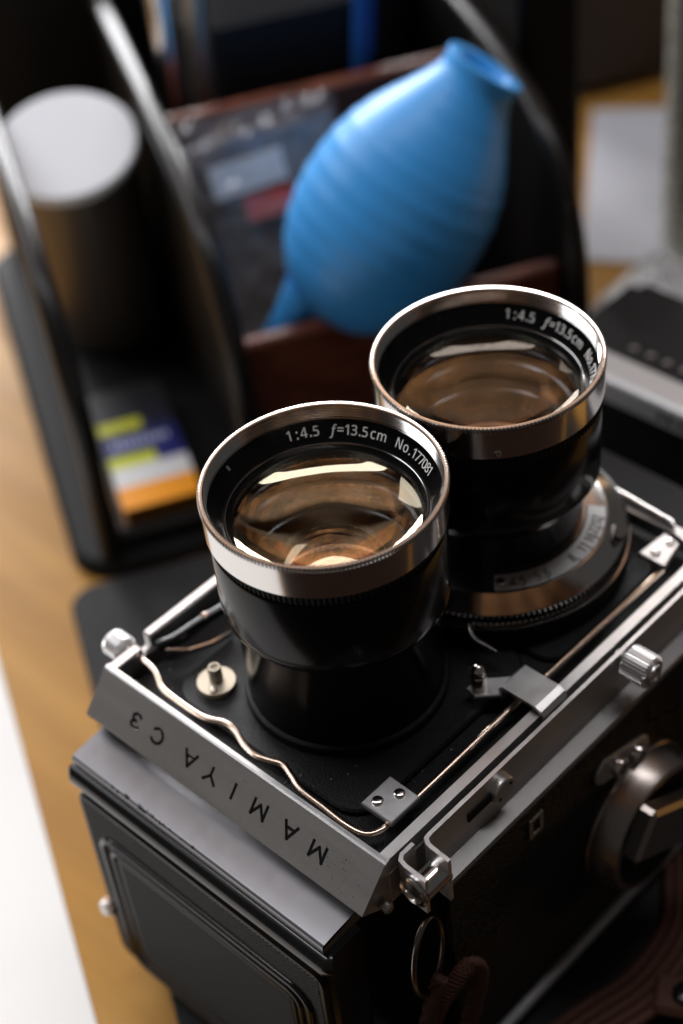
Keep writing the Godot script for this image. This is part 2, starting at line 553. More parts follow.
# ---------------------------------------------------------------- the twin lens camera
func lens(cam: Node3D, called: String, z: float, taking: bool) -> void:
	var root = Node3D.new()
	root.name = called
	root.position = V(0, 0, z) * MM
	cam.add_child(root, true)
	var mb = MB.new()
	# filter ring: turned chrome outside, threads inside
	var pr = [Vector2(24.3, 45.75), Vector2(24.75, 45.75), Vector2(24.95, 46.0), Vector2(24.95, 53.0)]
	mb.lathe(pr, 180)
	var inner = [Vector2(24.55, 53.95), Vector2(24.15, 53.95), Vector2(23.95, 53.7)]
	var yy = 53.5
	while yy > 50.6:
		inner.append(Vector2(24.0, yy))
		inner.append(Vector2(23.62, yy - 0.3))
		inner.append(Vector2(23.62, yy - 0.36))
		inner.append(Vector2(24.0, yy - 0.62))
		yy -= 0.66
	inner.append(Vector2(23.7, 50.2))
	mb.lathe(inner, 180)
	part(root, "filter_ring", mb, M["turned_chrome"])
	mb = MB.new()
	mb.knurl([[24.95, 24.95, 52.7], [25.2, 24.9, 52.95], [25.2, 24.9, 53.6], [25.0, 24.75, 53.95], [24.5, 24.5, 54.0]], 190)
	part(root, "knurled_edge", mb, M["chrome"])
	# name ring: a black cone with white lettering
	mb = MB.new()
	mb.lathe([Vector2(23.75, 50.8), Vector2(23.7, 50.5), Vector2(21.05, 46.6), Vector2(20.9, 46.3), Vector2(20.55, 46.3)], 128)
	var ring = part(root, "name_ring", mb, M["black_barrel"])
	mb = MB.new()
	var chars = "1:4.5ƒ=13.5cmNo.177081"
	var ang = [-63.2, -59.0, -55.2, -51.6, -48.6, -39.2, -35.2, -31.3, -27.6, -24.4, -21.6, -16.9, -11.4, 0.0, 5.0, 8.6, 11.8, 15.2, 18.7, 22.1, 25.6, 28.8]
	var off = 35.0 if taking else 0.0
	for i in chars.length():
		var ph = deg_to_rad(ang[i] + off)
		var rho = V(sin(ph), 0, -cos(ph))
		var up = (rho * 0.562 + V(0, 0.827, 0))
		var at = rho * 22.36 + V(0, 48.53, 0) + (rho * -0.827 + V(0, 0.562, 0)) * 0.03
		glyph(mb, chars[i], face(at, V(cos(ph), 0, sin(ph)), up), 2.15, 0.2 if chars[i] == "ƒ" else 0.0, 0.95)
	part(ring, "lettering", mb, M["white_ink"])
	mb = MB.new()   # small key hole in the name ring
	var kp = deg_to_rad(-68.0 if taking else -104.0)
	var kr = V(sin(kp), 0, -cos(kp))
	mb.xf = face(kr * 22.9 + V(0, 49.3, 0), V(cos(kp), 0, sin(kp)), kr * 0.562 + V(0, 0.827, 0))
	mb.box(V(0, 0, 0.05), V(0.7, 1.3, 0.3), 0.1)
	part(ring, "key_slot", mb, M["black_ink"] if taking else M["chrome"])
	# retaining rings round the front element
	mb = MB.new()
	mb.lathe([Vector2(20.6, 46.28), Vector2(20.5, 46.36), Vector2(20.42, 46.3)], 128)
	part(root, "retaining_ring", mb, M["chrome"])
	mb = MB.new()
	mb.lathe([Vector2(20.42, 46.3), Vector2(20.2, 45.9), Vector2(19.9, 45.0), Vector2(19.4, 44.5), Vector2(19.4, 41.5), Vector2(18.8, 41.3), Vector2(18.8, 38), Vector2(18.1, 37.6), Vector2(17.6, 31), Vector2(16.6, 30.5), Vector2(15.5, 22), Vector2(13.2, 21.6), Vector2(13.0, 16), Vector2(0.01, 16)], 96)
	part(root, "inner_barrel", mb, M["black_gloss"])
	mb = MB.new()
	mb.lathe([Vector2(16.62, 30.6), Vector2(16.3, 30.75), Vector2(16.0, 30.6)], 96)
	part(root, "inner_ring", mb, M["black_gloss"])
	# glass: convex front face, the concave face behind it, and the next group
	for e in [["front_element", 19.9, 44.9, 0.55, "front_glass", 4.0], ["rear_face", 19.2, 43.4, -2.5, "middle_glass", 4.0], ["inner_face", 18.0, 33.6, 6.2, "middle_glass", 1.7], ["second_element", 17.0, 31.0, 1.8, "inner_glass", 2.0], ["third_element", 14.8, 25.0, -0.9, "inner_glass", 2.0]]:
		mb = MB.new()
		var g = []
		for i in 25:
			var t = i / 24.0
			g.append(Vector2(maxf(0.001, e[1] * (1.0 - t)), e[2] + e[3] * (1.0 - pow(1.0 - t, e[5]))))
		mb.lathe(g, 96)
		part(root, e[0], mb, M["pale_glass" if taking and e[4] == "middle_glass" else e[4]])
	# barrel
	mb = MB.new()
	if taking:
		mb.lathe([Vector2(20.4, 9.0), Vector2(20.4, 18.6), Vector2(20.9, 19.6), Vector2(23.7, 23.6), Vector2(24.25, 24.4), Vector2(24.3, 43.0), Vector2(24.1, 43.4)], 128)
		part(root, "barrel", mb, M["black_barrel"])
		mb = MB.new()
		mb.knurl([[23.9, 23.9, 43.35], [24.85, 24.55, 43.5], [24.85, 24.55, 45.5], [24.2, 24.2, 45.75]], 130)
		part(root, "grip_ring", mb, M["black_matt"])
		mb = MB.new()
		var sp = deg_to_rad(136)
		var so = V(sin(sp), 0, -cos(sp))
		screw(root, so * 24.9 + V(0, 47.4, 0), 0.75, so, M["chrome"], 0.3)
		shutter(root)
	else:
		mb.lathe([Vector2(21.7, -1.0), Vector2(21.7, 21.6), Vector2(22.0, 22.2), Vector2(23.4, 23.2), Vector2(24.1, 24.6), Vector2(24.3, 26.5), Vector2(24.3, 42.0), Vector2(24.05, 42.6)], 128)
		part(root, "barrel", mb, M["black_barrel"])
		mb = MB.new()
		mb.knurl([[23.6, 23.6, 42.6], [23.95, 23.7, 42.8], [23.95, 23.7, 45.3], [24.3, 24.3, 45.75]], 130)
		part(root, "grip_ring", mb, M["black_matt"])
		mb = MB.new()
		mb.lathe([Vector2(22.6, -4.4), Vector2(22.6, -1.6), Vector2(22.2, -1.2), Vector2(21.6, -1.1)], 96)
		part(root, "mount_flange", mb, M["black_crackle"])

func shutter(root: Node3D) -> void:
	var mb = MB.new()
	mb.lathe([Vector2(30.2, 5.4), Vector2(29.7, 5.7), Vector2(26.3, 8.1), Vector2(26.1, 8.25)], 160)
	mb.lathe([Vector2(26.1, 8.25), Vector2(25.9, 8.3), Vector2(21.2, 9.3), Vector2(20.4, 9.3)], 160)
	part(root, "shutter_cover", mb, M["turned_chrome"])
	mb = MB.new()   # aperture scale let into the cover, its outline, figures and marks
	var a0 = deg_to_rad(48.0)
	var a1 = deg_to_rad(140.0)
	mb.lathe([Vector2(25.6, 8.40), Vector2(21.4, 9.29)], 60, a0 - PI / 2, a1 - PI / 2)
	var scale_ = part(root, "aperture_scale", mb, M["scale_silver"])
	mb = MB.new()
	var pts = []
	for i in 41:
		var t = lerpf(a0, a1, i / 40.0)
		pts.append(V(sin(t) * 25.7, 8.4, -cos(t) * 25.7))
	for i in 9:
		var t = PI * i / 8.0
		var rr = 23.5 + 2.2 * cos(t)
		var an = a1 + 2.2 * sin(t) / 23.5
		pts.append(V(sin(an) * rr, 8.85 - 0.45 * cos(t), -cos(an) * rr))
	for i in 41:
		var t = lerpf(a1, a0, i / 40.0)
		pts.append(V(sin(t) * 21.3, 9.32, -cos(t) * 21.3))
	mb.tube(pts, 0.14, 6)
	part(scale_, "rim", mb, M["black_ink"])
	mb = MB.new()
	var figs = [["4.5", 127.6], ["5.6", 113.6], ["8", 93.0], ["11", 82.6], ["16", 74.2], ["22", 66.6], ["32", 59.4]]
	var tilt = V(0, 0.205, 0)
	for f in figs:
		var n_ = f[0].length()
		var w = 0.0
		for i in n_: w += 0.85 if f[0][i] == "." else 1.5
		var run = -w / 2
		for i in n_:
			var adv = 0.85 if f[0][i] == "." else 1.5
			# figures are read from outside the lens
			var ph = deg_to_rad(f[1]) - (run + adv / 2) / 23.6
			var rho = V(sin(ph), 0, -cos(ph))
			glyph(mb, f[0][i], face(rho * 23.6 + V(0, 8.87, 0), V(-cos(ph), 0, -sin(ph)), -rho * 0.978 + tilt), 2.3, 0.0, 0.85)
			run += adv
		var pm = deg_to_rad(f[1] - 2.0)
		var rm = V(sin(pm), 0, -cos(pm))
		var old = mb.xf
		mb.xf = face(rm * 25.1 + V(0, 8.55, 0), V(cos(pm), 0, sin(pm)), -rm * 0.978 + tilt)
		mb.box(V(0, 0, 0), V(0.22, 1.1, 0.1), 0.02)
		mb.xf = old
	part(scale_, "figures", mb, M["black_ink"])
	var ps = deg_to_rad(136.6)
	screw(root, V(sin(ps) * 23.2, 8.7, -cos(ps) * 23.2), 1.25, Vector3.UP, M["chrome"], 0.9)
	mb = MB.new()
	mb.knurl([[30.2, 30.2, 5.4], [30.9, 30.2, 5.2], [30.9, 30.2, 3.2], [30.0, 30.0, 3.0]], 150)
	part(root, "speed_ring", mb, M["black_gloss"])
	mb = MB.new()
	mb.lathe([Vector2(30.6, 1.6), Vector2(31.2, 1.8), Vector2(31.2, 2.2), Vector2(30.0, 2.4), Vector2(30.0, 2.9)], 140)
	part(root, "trim_ring", mb, M["chrome"])
	mb = MB.new()
	mb.lathe([Vector2(31.0, -3.5), Vector2(31.0, 1.5), Vector2(30.4, 1.6)], 120)
	part(root, "shutter_housing", mb, M["black_matt"])
	# small levers on the rim
	mb = MB.new()
	var pl = deg_to_rad(63)
	var ro = V(sin(pl), 0, -cos(pl))
	mb.xf = face(ro * 29.2 + V(0, 6.9, 0), V(cos(pl), 0, sin(pl)), ro)
	mb.prism(PackedVector2Array([Vector2(-2.4, -1.5), Vector2(2.2, -1.2), Vector2(2.8, 0.8), Vector2(0.8, 2.0), Vector2(-1.8, 1.4)]), 1.0, 0.2)
	part(root, "setting_tab", mb, M["black_gloss"])
	mb = MB.new()
	pl = deg_to_rad(150)
	ro = V(sin(pl), 0, -cos(pl))
	var ta = V(cos(pl), 0, sin(pl))
	mb.tube(spline([V(12.9, 2.6, 24.0), V(14.4, 2.4, 26.4), V(17.8, 1.6, 28.6), V(24.2, 1.4, 28.4)], 6), [0.9, 0.9, 0.9, 0.9, 0.9, 0.9, 0.9, 0.85, 0.85, 0.8, 0.8, 0.8, 0.75, 0.75, 0.7, 0.7, 0.6, 0.5, 0.4], 8)
	part(root, "cocking_lever", mb, M["chrome"])

func strokes(mb: MB, ch: String, w: float, dep: float) -> void:
	# letters as strokes of width w, 2.9 high, lying in x-y and reaching dep back from z = 0
	var L = {"M": [[-1.45, -1.45, -1.45, 1.45], [-1.45, 1.45, 0, -0.9], [0, -0.9, 1.45, 1.45], [1.45, 1.45, 1.45, -1.45]],
		"A": [[-1.4, -1.45, 0, 1.45], [0, 1.45, 1.4, -1.45], [-0.95, -0.55, 0.95, -0.55]], "I": [[0, -1.45, 0, 1.45]],
		"Y": [[-1.35, 1.45, 0, 0.1], [1.35, 1.45, 0, 0.1], [0, 0.1, 0, -1.45]]}
	var segs = []
	if L.has(ch): segs = L[ch]
	elif ch == "C":
		for k in 14:
			var t0 = deg_to_rad(42 + 276.0 * k / 14)
			var t1 = deg_to_rad(42 + 276.0 * (k + 1) / 14)
			segs.append([cos(t0) * 1.4, sin(t0) * 1.45, cos(t1) * 1.4, sin(t1) * 1.45])
	elif ch == "3":
		for s in [1, -1]:
			for k in 11:
				var t0 = deg_to_rad(150 - 240.0 * k / 11)
				var t1 = deg_to_rad(150 - 240.0 * (k + 1) / 11)
				segs.append([cos(t0) * 0.95 - 0.1, s * (0.7 + sin(t0) * 0.72), cos(t1) * 0.95 - 0.1, s * (0.7 + sin(t1) * 0.72)])
	var old = mb.xf
	for s in segs:
		var a = Vector2(s[0], s[1])
		var b = Vector2(s[2], s[3])
		var d = b - a
		mb.xf = old * Transform3D(Basis(Vector3.BACK, d.angle()), V((a.x + b.x) / 2, (a.y + b.y) / 2, 0))
		mb.box(V(0, 0, -dep / 2), V(d.length() + w * 0.9, w, dep), 0.001)
	mb.xf = old

func bent_plate(mb: MB, pts: Array, zax: Vector3, width: float, th: float) -> void:
	# a strip of sheet metal that follows pts, "width" wide along zax, "th" thick
	var m = pts.size()
	var off = []
	for i in m:
		var a = (pts[i] - pts[maxi(i - 1, 0)]) if i > 0 else (pts[1] - pts[0])
		var b = (pts[mini(i + 1, m - 1)] - pts[i]) if i < m - 1 else (pts[m - 1] - pts[m - 2])
		var na = zax.cross(a.normalized()).normalized()
		var nb = zax.cross(b.normalized()).normalized()
		off.append((na + nb) / (1.0 + na.dot(nb)))
	var h = zax * width / 2
	var t = th / 2
	for i in m - 1:
		var p = pts[i]
		var q = pts[i + 1]
		var o0 = off[i] * t
		var o1 = off[i + 1] * t
		for s in [[p + o0 - h, q + o1 - h, q + o1 + h, p + o0 + h, o0], [p - o0 + h, q - o1 + h, q - o1 - h, p - o0 - h, -o0], [p + o0 + h, q + o1 + h, q - o1 + h, p - o0 + h, h], [p - o0 - h, q - o1 - h, q + o1 - h, p + o0 - h, -h]]:
			var nn = (s[2] - s[0]).cross(s[3] - s[1])
			if nn.dot(s[4]) > 0: mb.quad(s[0], s[1], s[2], s[3])
			else: mb.quad(s[3], s[2], s[1], s[0])
	for e in [[0, -1], [m - 1, 1]]:
		var p = pts[e[0]]
		var o = off[e[0]] * t
		mb.quad(p + o - h, p + o + h, p - o + h, p - o - h)

func grain(parent: Node, xf: Transform3D, w: float, h: float, hole := Rect2()) -> void:
	# small raised lozenges in staggered rows, x-y plane, proud along z
	var mb = MB.new()
	mb.xf = xf
	var row = 0
	var y = -h / 2 + 0.5
	while y < h / 2 - 0.4:
		var x = -w / 2 + (0.5 if row % 2 == 0 else 1.1)
		while x < w / 2 - 0.4:
			if not hole.has_point(Vector2(x, y)):
				var j = rng.randf() * 0.08
				var e = [V(x - 0.5, y, 0), V(x, y - 0.36, 0), V(x + 0.5, y, 0), V(x, y + 0.36, 0)]
				var t = V(x + j, y + j, 0.26 + j * 0.6)
				for k in 4:
					mb.flat(e[k], e[(k + 1) % 4], t)
			x += 1.2
		y += 0.43
		row += 1
	part(parent, "leather_grain", mb, M["grain_tops"], "", true)

func twin_lens_camera() -> void:
	var cam = thing("twin_lens_camera", "old black and silver twin lens reflex camera lying on its back, lenses up", "camera", V(0, LIFT, 0))
	var mb = MB.new()
	# main body with the leather sides
	mb.box(V(2, -53, -43), V(89, 74, 132), 2.0)
	var body = part(cam, "body", mb, M["black_matt"])
	mb = MB.new()
	mb.xf = face(V(46.6, -49.4, -39), V(0, 0, -1), V(0, 1, 0))
	mb.prism(round_rect(124, 69, 1.0), 1.0, 0.3)
	grain(part(body, "side_leather", mb, M["leatherette"]), Transform3D(mb.xf.basis, mb.xf * V(0, 0, 0.99)), 122, 67)
	mb = MB.new()   # silver edging along the back edge
	mb.box(V(46.9, -86.0, -43), V(4.2, 3.2, 132), 0.5)
	part(body, "back_edge_trim", mb, M["silver_paint"])
	mb = MB.new()   # ledge under the rail
	mb.xf = Transform3D(Basis(), Vector3.ZERO)
	mb.prism(PackedVector2Array([Vector2(43.2, -15.5), Vector2(48.0, -15.5), Vector2(48.25, -14.2), Vector2(47.9, -13.4), Vector2(43.2, -12.6)]), 1.0)
	for i in mb.v.size():
		mb.v[i].z = 22.5 if mb.v[i].z > 0.5 else -104.0
	part(body, "side_ledge", mb, M["ledge_metal"])
	# front standard (the frame round the lens board)
	mb = MB.new()
	mb.box(V(0, -12.5, -22), V(82, 3, 112), 0.4)
	var std = part(cam, "lens_standard", mb, M["black_matt"])
	mb = MB.new()
	mb.box(V(0, -8.2, -23.5), V(76, 5.6, 108), 0.6)
	part(std, "lens_board", mb, M["black_crackle"])
	mb = MB.new()
	mb.xf = face(V(0, -5.4, -1), V(1, 0, 0), V(0, 0, -1))
	mb.prism(round_rect(58, 57, 7), 1.6, 0.5)
	part(std, "board_step", mb, M["black_crackle"])
	mb = MB.new()
	mb.xf = face(V(0, -5.4, -51), V(1, 0, 0), V(0, 0, -1))
	mb.prism(round_rect(66, 40, 5), 1.4, 0.5)
	part(std, "board_step", mb, M["black_crackle"])
	mb = MB.new()   # dust on the black board
	for k in 170:
		var dx = -36 + rng.randf() * 72
		var dz = 28 - rng.randf() * 104
		var dy = -5.3
		if absf(dx) < 27 and dz > -29: dy = -3.72
		if absf(dx) < 31 and dz < -33 and dz > -69: dy = -3.92
		var dl = 0.05 + rng.randf() * 0.09
		mb.xf = Transform3D(Basis(Vector3.UP, rng.randf() * 6), V(dx, dy, dz))
		mb.flat(V(-dl, 0, -dl * 0.5), V(-dl * 0.3, 0, dl), V(dl * (1.0 + 3.0 * rng.randf() * rng.randf()), 0, dl * 0.2))
	part(std, "dust", mb, M["grey_cloth"], "", true)
	# right frame rail: runs back and turns the corner
	mb = MB.new()
	var path = [V(40.6, -2.0, 33.4), V(40.6, -2.0, -68.0)]
	for k in 9:
		var t = PI / 2 * k / 8.0
		path.append(V(31.6 + 9.0 * cos(t), -2.0, -70.0 - 9.0 * sin(t)))
	path.append(V(12, -2.0, -79.0))
	path = [path[0], path[1]] + path.slice(2)
	bent_plate(mb, path, V(0, 1, 0), 4.0, 2.4)
	part(std, "frame_rail", mb, M["satin_chrome"])
	mb = MB.new()   # bright bar on the far side
	mb.tube([V(11.5, 0.6, -80.6), V(12.2, 0.9, -80.6), V(29.6, 0.9, -79.4), V(30.4, 0.5, -79.4)], [0.5, 1.0, 1.0, 0.6], 14)
	part(std, "far_bar", mb, M["chrome"])
	mb = MB.new()   # left rail: a short block beside the name plate, then the long rail
	mb.box(V(-40.7, -3.0, 29.2), V(2.7, 6, 9.0), 0.35)
	part(std, "frame_block", mb, M["satin_chrome"])
	mb = MB.new()
	mb.box(V(-41.9, -2.6, -25.0), V(2.6, 6.2, 93), 0.45)
	part(std, "frame_rail", mb, M["satin_chrome"])
	mb = MB.new()
	mb.box(V(-41.6, -9.0, -22), V(1.6, 12, 110), 0.2)
	part(std, "side_plate", mb, M["plate_metal"])
	mb = MB.new()
	mb.box(V(41.2, -9.0, -22), V(1.4, 9.6, 110), 0.2)
	part(std, "side_plate", mb, M["plate_metal"])
	# name plate with engraved letters
	name_plate(cam)
	# wire spring round the board
	mb = MB.new()
	var w = spline([V(-40.0, -3.2, 25.4), V(-38.6, -2.0, 26.0), V(-33.5, -1.8, 26.8), V(-28.6, -1.9, 29.0), V(-22, -2, 29.4), V(-15.2, -2, 29.1), V(-10.6, -2.2, 27.2), V(-7.6, -2.4, 27.2), V(-3.0, -2.2, 28.9), V(1.0, -2, 29.5), V(4.4, -2, 28.6), V(7.4, -2, 27.6), V(11.0, -2, 28.6), V(15.0, -2, 29.9), V(22, -2, 30.3), V(28.6, -2, 30.6), V(32.8, -2, 29.9), V(34.6, -2, 27.6), V(34.9, -2, 24.0), V(34.8, -2.2, 10), V(34.6, -2.2, -12), V(34.8, -2.2, -40), V(35.2, -2.2, -68)], 8)
	mb.tube(w, 0.78, 12)
	part(std, "wire_spring", mb, M["copper_wire"])
	# hinge plates with their screws
	mb = MB.new()
	mb.xf = face(V(32.2, -1.0, 21.2), V(1, 0, 0), V(0, 0, -1))
	mb.prism(PackedVector2Array([Vector2(-4.1, -4.5), Vector2(4.3, -4.5), Vector2(4.3, 4.2), Vector2(-4.1, 4.4)]), 1.3, 0.25)
	var hp = part(std, "hinge_plate", mb, M["satin_chrome"])
	screw(hp, V(30.6, 0.3, 23.4), 1.25, Vector3.UP, M["chrome"], 0.6)
	screw(hp, V(32.8, 0.3, 19.2), 1.25, Vector3.UP, M["chrome"], 1.3)
	mb = MB.new()
	mb.xf = face(V(32.6, -1.0, -71.6), V(1, 0, 0), V(0, 0, -1))
	mb.prism(PackedVector2Array([Vector2(-3.6, -4.2), Vector2(3.7, -4.4), Vector2(2.0, 4.0), Vector2(-2.8, 5.0)]), 1.3, 0.25)
	hp = part(std, "hinge_plate", mb, M["satin_chrome"])
	screw(hp, V(32.0, 0.3, -69.8), 1.1, Vector3.UP, M["chrome"], 0.2)
	screw(hp, V(32.6, 0.3, -74.6), 1.0, Vector3.UP, M["chrome"], 1.0)
	# clip over the right rail with lever and post
	mb = MB.new()
	bent_plate(mb, [V(31.2, -2.2, -18.9), V(31.2, 0.9, -18.9), V(31.9, 1.7, -18.9), V(40.6, 1.7, -18.9), V(41.9, 1.2, -18.9), V(42.5, 0.0, -18.9), V(42.5, -5.5, -18.9)], V(0, 0, 1), 8.0, 0.9)
	var clip = part(std, "rail_clip", mb, M["satin_chrome"])
	mb = MB.new()
	mb.xf = face(V(0, -1.4, 0), V(1, 0, 0), V(0, 0, -1))
	mb.prism(PackedVector2Array([Vector2(24.4, 11.6), Vector2(27.4, 11.0), Vector2(31.6, 15.0), Vector2(31.4, 22.0), Vector2(24.6, 15.4)]), 0.9, 0.2)
	part(clip, "lever", mb, M["satin_chrome"])
	mb = MB.new()
	mb.lathe([Vector2(1.75, -1.0), Vector2(1.75, 3.0), Vector2(1.5, 3.2), Vector2(1.5, 4.6), Vector2(1.2, 5.4), Vector2(0.6, 5.9), Vector2(0.01, 6.0)], 28, 0, TAU, V(26.2, 0, -13.8))
	part(clip, "post", mb, M["chrome"])
	# pin on its round base
	mb = MB.new()
	mb.lathe([Vector2(4.5, -5.2), Vector2(4.5, -2.8), Vector2(4.3, -2.5), Vector2(0.01, -2.5)], 44, 0, TAU, V(-21.3, 0, 19.6))
	var pin = part(std, "pin_base", mb, M["dull_nickel"])
	mb = MB.new()
	mb.lathe([Vector2(1.6, -2.6), Vector2(1.5, 0.9), Vector2(1.3, 1.3), Vector2(0.95, 1.3), Vector2(0.85, 0.7), Vector2(0.5, 0.7), Vector2(0.45, 1.1), Vector2(0.3, 1.1), Vector2(0.3, 0), Vector2(0.01, 0)], 28, 0, TAU, V(-21.7, 0, 19.2))
	part(pin, "pin", mb, M["dull_nickel"])
	screw(pin, V(-19.6, -2.5, 22.0), 0.9, Vector3.UP, M["dull_nickel"], 0.4)
	mb = MB.new()
	mb.xf = face(V(-18.0, -5.3, 23.6), V(1, 0, 0), V(0, 0, -1))
	mb.prism(round_rect(13, 9, 3.0), 1.3, 0.4)
	part(std, "pin_bracket", mb, M["black_crackle"])
	# dark catch levers behind the left rail
	mb = MB.new()
	mb.tube(spline([V(-39.2, -2.0, 20.5), V(-36.6, -0.8, 18.0), V(-34.8, 0.4, 11.0), V(-33.6, 0.6, 4.0), V(-33.4, 0.2, -2)], 6), 1.3, 10)
	part(std, "catch_lever", mb, M["black_gloss"])
	for q in [V(-34.6, 1.4, 9.6), V(-33.2, 1.4, 2.6)]:
		mb = MB.new()
		mb.lathe([Vector2(1.1, -1), Vector2(1.1, 0.1), Vector2(0.8, 0.5), Vector2(0.01, 0.6)], 18, 0, TAU, q)
		part(std, "catch_pin", mb, M["chrome"])
	mb = MB.new()
	bent_plate(mb, [V(-35.6, -1.2, 21.2), V(-32.0, -1.8, 17.6), V(-30.2, -2.6, 12.4), V(-29.6, -3.2, 7)], V(0, 1, 0), 1.3, 0.5)
	part(std, "leaf_spring", mb, M["chrome"])
	# knurled knobs left and right
	knob(cam, V(-43.6, -3.6, 25.6), V(-1, 0, 0), 3.2, 6.4)
	knob(cam, V(43.9, -2.4, -41.2), V(1, 0, 0), 3.9, 8.2)
	right_side(cam)
	hood(cam)
	lens(cam, "viewing_lens", 0.0, false)
	lens(cam, "taking_lens", -51.0, true)

func knob(cam: Node3D, at: Vector3, out: Vector3, rad: float, long: float) -> void:
	var y = out
	var x = V(0, 1, 0)
	var xf = Transform3D(Basis(x, y, x.cross(y)), at)
	var mb = MB.new()
	mb.xf = xf
	mb.lathe([Vector2(1.1, -1.5), Vector2(1.1, 1.6)], 20)
	mb.knurl([[rad * 0.8, rad * 0.8, 1.5], [rad, rad * 0.86, 1.9], [rad, rad * 0.86, long - 0.6], [rad * 0.82, rad * 0.8, long]], 30)
	mb.lathe([Vector2(rad * 0.8, long), Vector2(rad * 0.62, long), Vector2(rad * 0.6, long + 0.5), Vector2(rad * 0.42, long + 0.55), Vector2(rad * 0.4, long + 0.1), Vector2(rad * 0.24, long + 0.1), Vector2(rad * 0.22, long + 0.5), Vector2(0.01, long + 0.6)], 36)
	mb.lathe([Vector2(0.01, 1.5), Vector2(rad * 0.8, 1.5)], 30)
	part(cam, "knurled_knob", mb, M["satin_chrome"])

func name_plate(cam: Node3D) -> void:
	var d = V(0, -9.0, 7.7).normalized()
	var nn = V(0, 7.7, 9.0).normalized()
	var xf = face(V(0, -4.5, 37.65), V(-1, 0, 0), d)   # x to the left, y down the slope, z out of the face
	# plate with the letters cut out of it
	var root = CSGCombiner3D.new()
	root.name = "name_plate"
	var mb = MB.new()
	var b = CSGBox3D.new()
	b.name = "plate"
	b.size = V(84, 11.7, 1.4) * MM
	b.transform = Transform3D(xf.basis, (xf * V(0, 0.05, -0.7)) * MM)
	b.material = M["plate_metal"]
	root.add_child(b)
	var spots = [["M", 26.9], ["A", 18.9], ["M", 10.1], ["I", 2.5], ["Y", -4.4], ["A", -11.0], ["C", -21.4], ["3", -28.3]]
	var floor_ = MB.new()
	for s in spots:
		var at = xf * Transform3D(Basis().scaled(V(1.22, 1.1, 1)), V(-s[1], 0.25, 0))
		floor_.xf = at * Transform3D(Basis(), V(0, 0, -0.2))
		strokes(floor_, s[0], 0.55, 0.12)
	root.set_meta("label", "grey metal plate engraved MAMIYA C3")
	for s in spots:
		_cut_strokes(root, xf * Transform3D(Basis(), V(-s[1], 0.25, 0)), s[0], Vector2(1.22, 1.1))
	cam.add_child(root, true)
	part(root, "engraved_letters", floor_, M["black_ink"])
	mb = MB.new()   # small pits in the plate's corner
	for k in 34:
		var px = 33.0 + rng.randfn() * 3.0
		var py = 0.6 + rng.randfn() * 1.9
		if k > 24:
			px = -38 + rng.randf() * 76
			py = -4 + rng.randf() * 9
		if absf(py) > 5 or absf(px) > 41.5: continue
		var sz = 0.06 + rng.randf() * 0.13
		mb.xf = xf * Transform3D(Basis(Vector3.BACK, rng.randf() * 6), V(-px, py, 0.006))
		mb.flat(V(-sz, -sz * 0.6, 0), V(sz, -sz * 0.5, 0), V(sz * 0.3, sz, 0))
	part(root, "pits", mb, M["black_ink"], "", true)
	# bright bevel along its top edge and the return behind it
	mb = MB.new()
	mb.xf = Transform3D()
	mb.prism(PackedVector2Array([Vector2(-34.3, -3.5), Vector2(-32.5, -3.5), Vector2(-32.5, 0.05), Vector2(-33.35, 0.1), Vector2(-34.0, -0.3), Vector2(-34.3, -0.65)]), 1.0)
	for i in mb.v.size():
		var p = mb.v[i]
		mb.v[i] = V(42.05 if p.z > 0.5 else -42.05, p.y, -p.x)
		var q = mb.n[i]
		mb.n[i] = V(1.0 if q.z > 0.5 else (-1.0 if q.z < -0.5 else 0.0), q.y, -q.x).normalized()
	part(root, "bevel", mb, M["satin_chrome"])
	# cheeks that close the plate's ends
	for s in [-1, 1]:
		mb = MB.new()
		mb.xf = Transform3D(Basis(V(0, 0, -1), V(0, 1, 0), V(1, 0, 0)), V(s * 41.0 - 0.65, 0, 0))
		mb.prism(PackedVector2Array([Vector2(-33.3, -0.6), Vector2(-41.2, -9.8), Vector2(-36, -13.0), Vector2(-20, -13.0), Vector2(-20, -4.2)]), 1.3, 0.0)
		part(root, "end_cheek", mb, M["plate_metal"])

func _cut_strokes(root: CSGCombiner3D, at: Transform3D, ch: String, k: Vector2) -> void:
	_segs.clear()
	_collect(ch)
	for s in _segs:
		var a = Vector2(s[0], s[1]) * k
		var b = Vector2(s[2], s[3]) * k
		var d = b - a
		var c = CSGBox3D.new()
		c.name = "cut"
		c.operation = CSGShape3D.OPERATION_SUBTRACTION
		c.size = V(d.length() + 0.66, 0.74 + rng.randf() * 0.004, 0.7) * MM
		var t = at * Transform3D(Basis(Vector3.BACK, d.angle()), V((a.x + b.x) / 2, (a.y + b.y) / 2, 0.03 + rng.randf() * 0.004))
		c.transform = Transform3D(t.basis, t.origin * MM)
		c.material = M["chrome"]
		root.add_child(c, true)

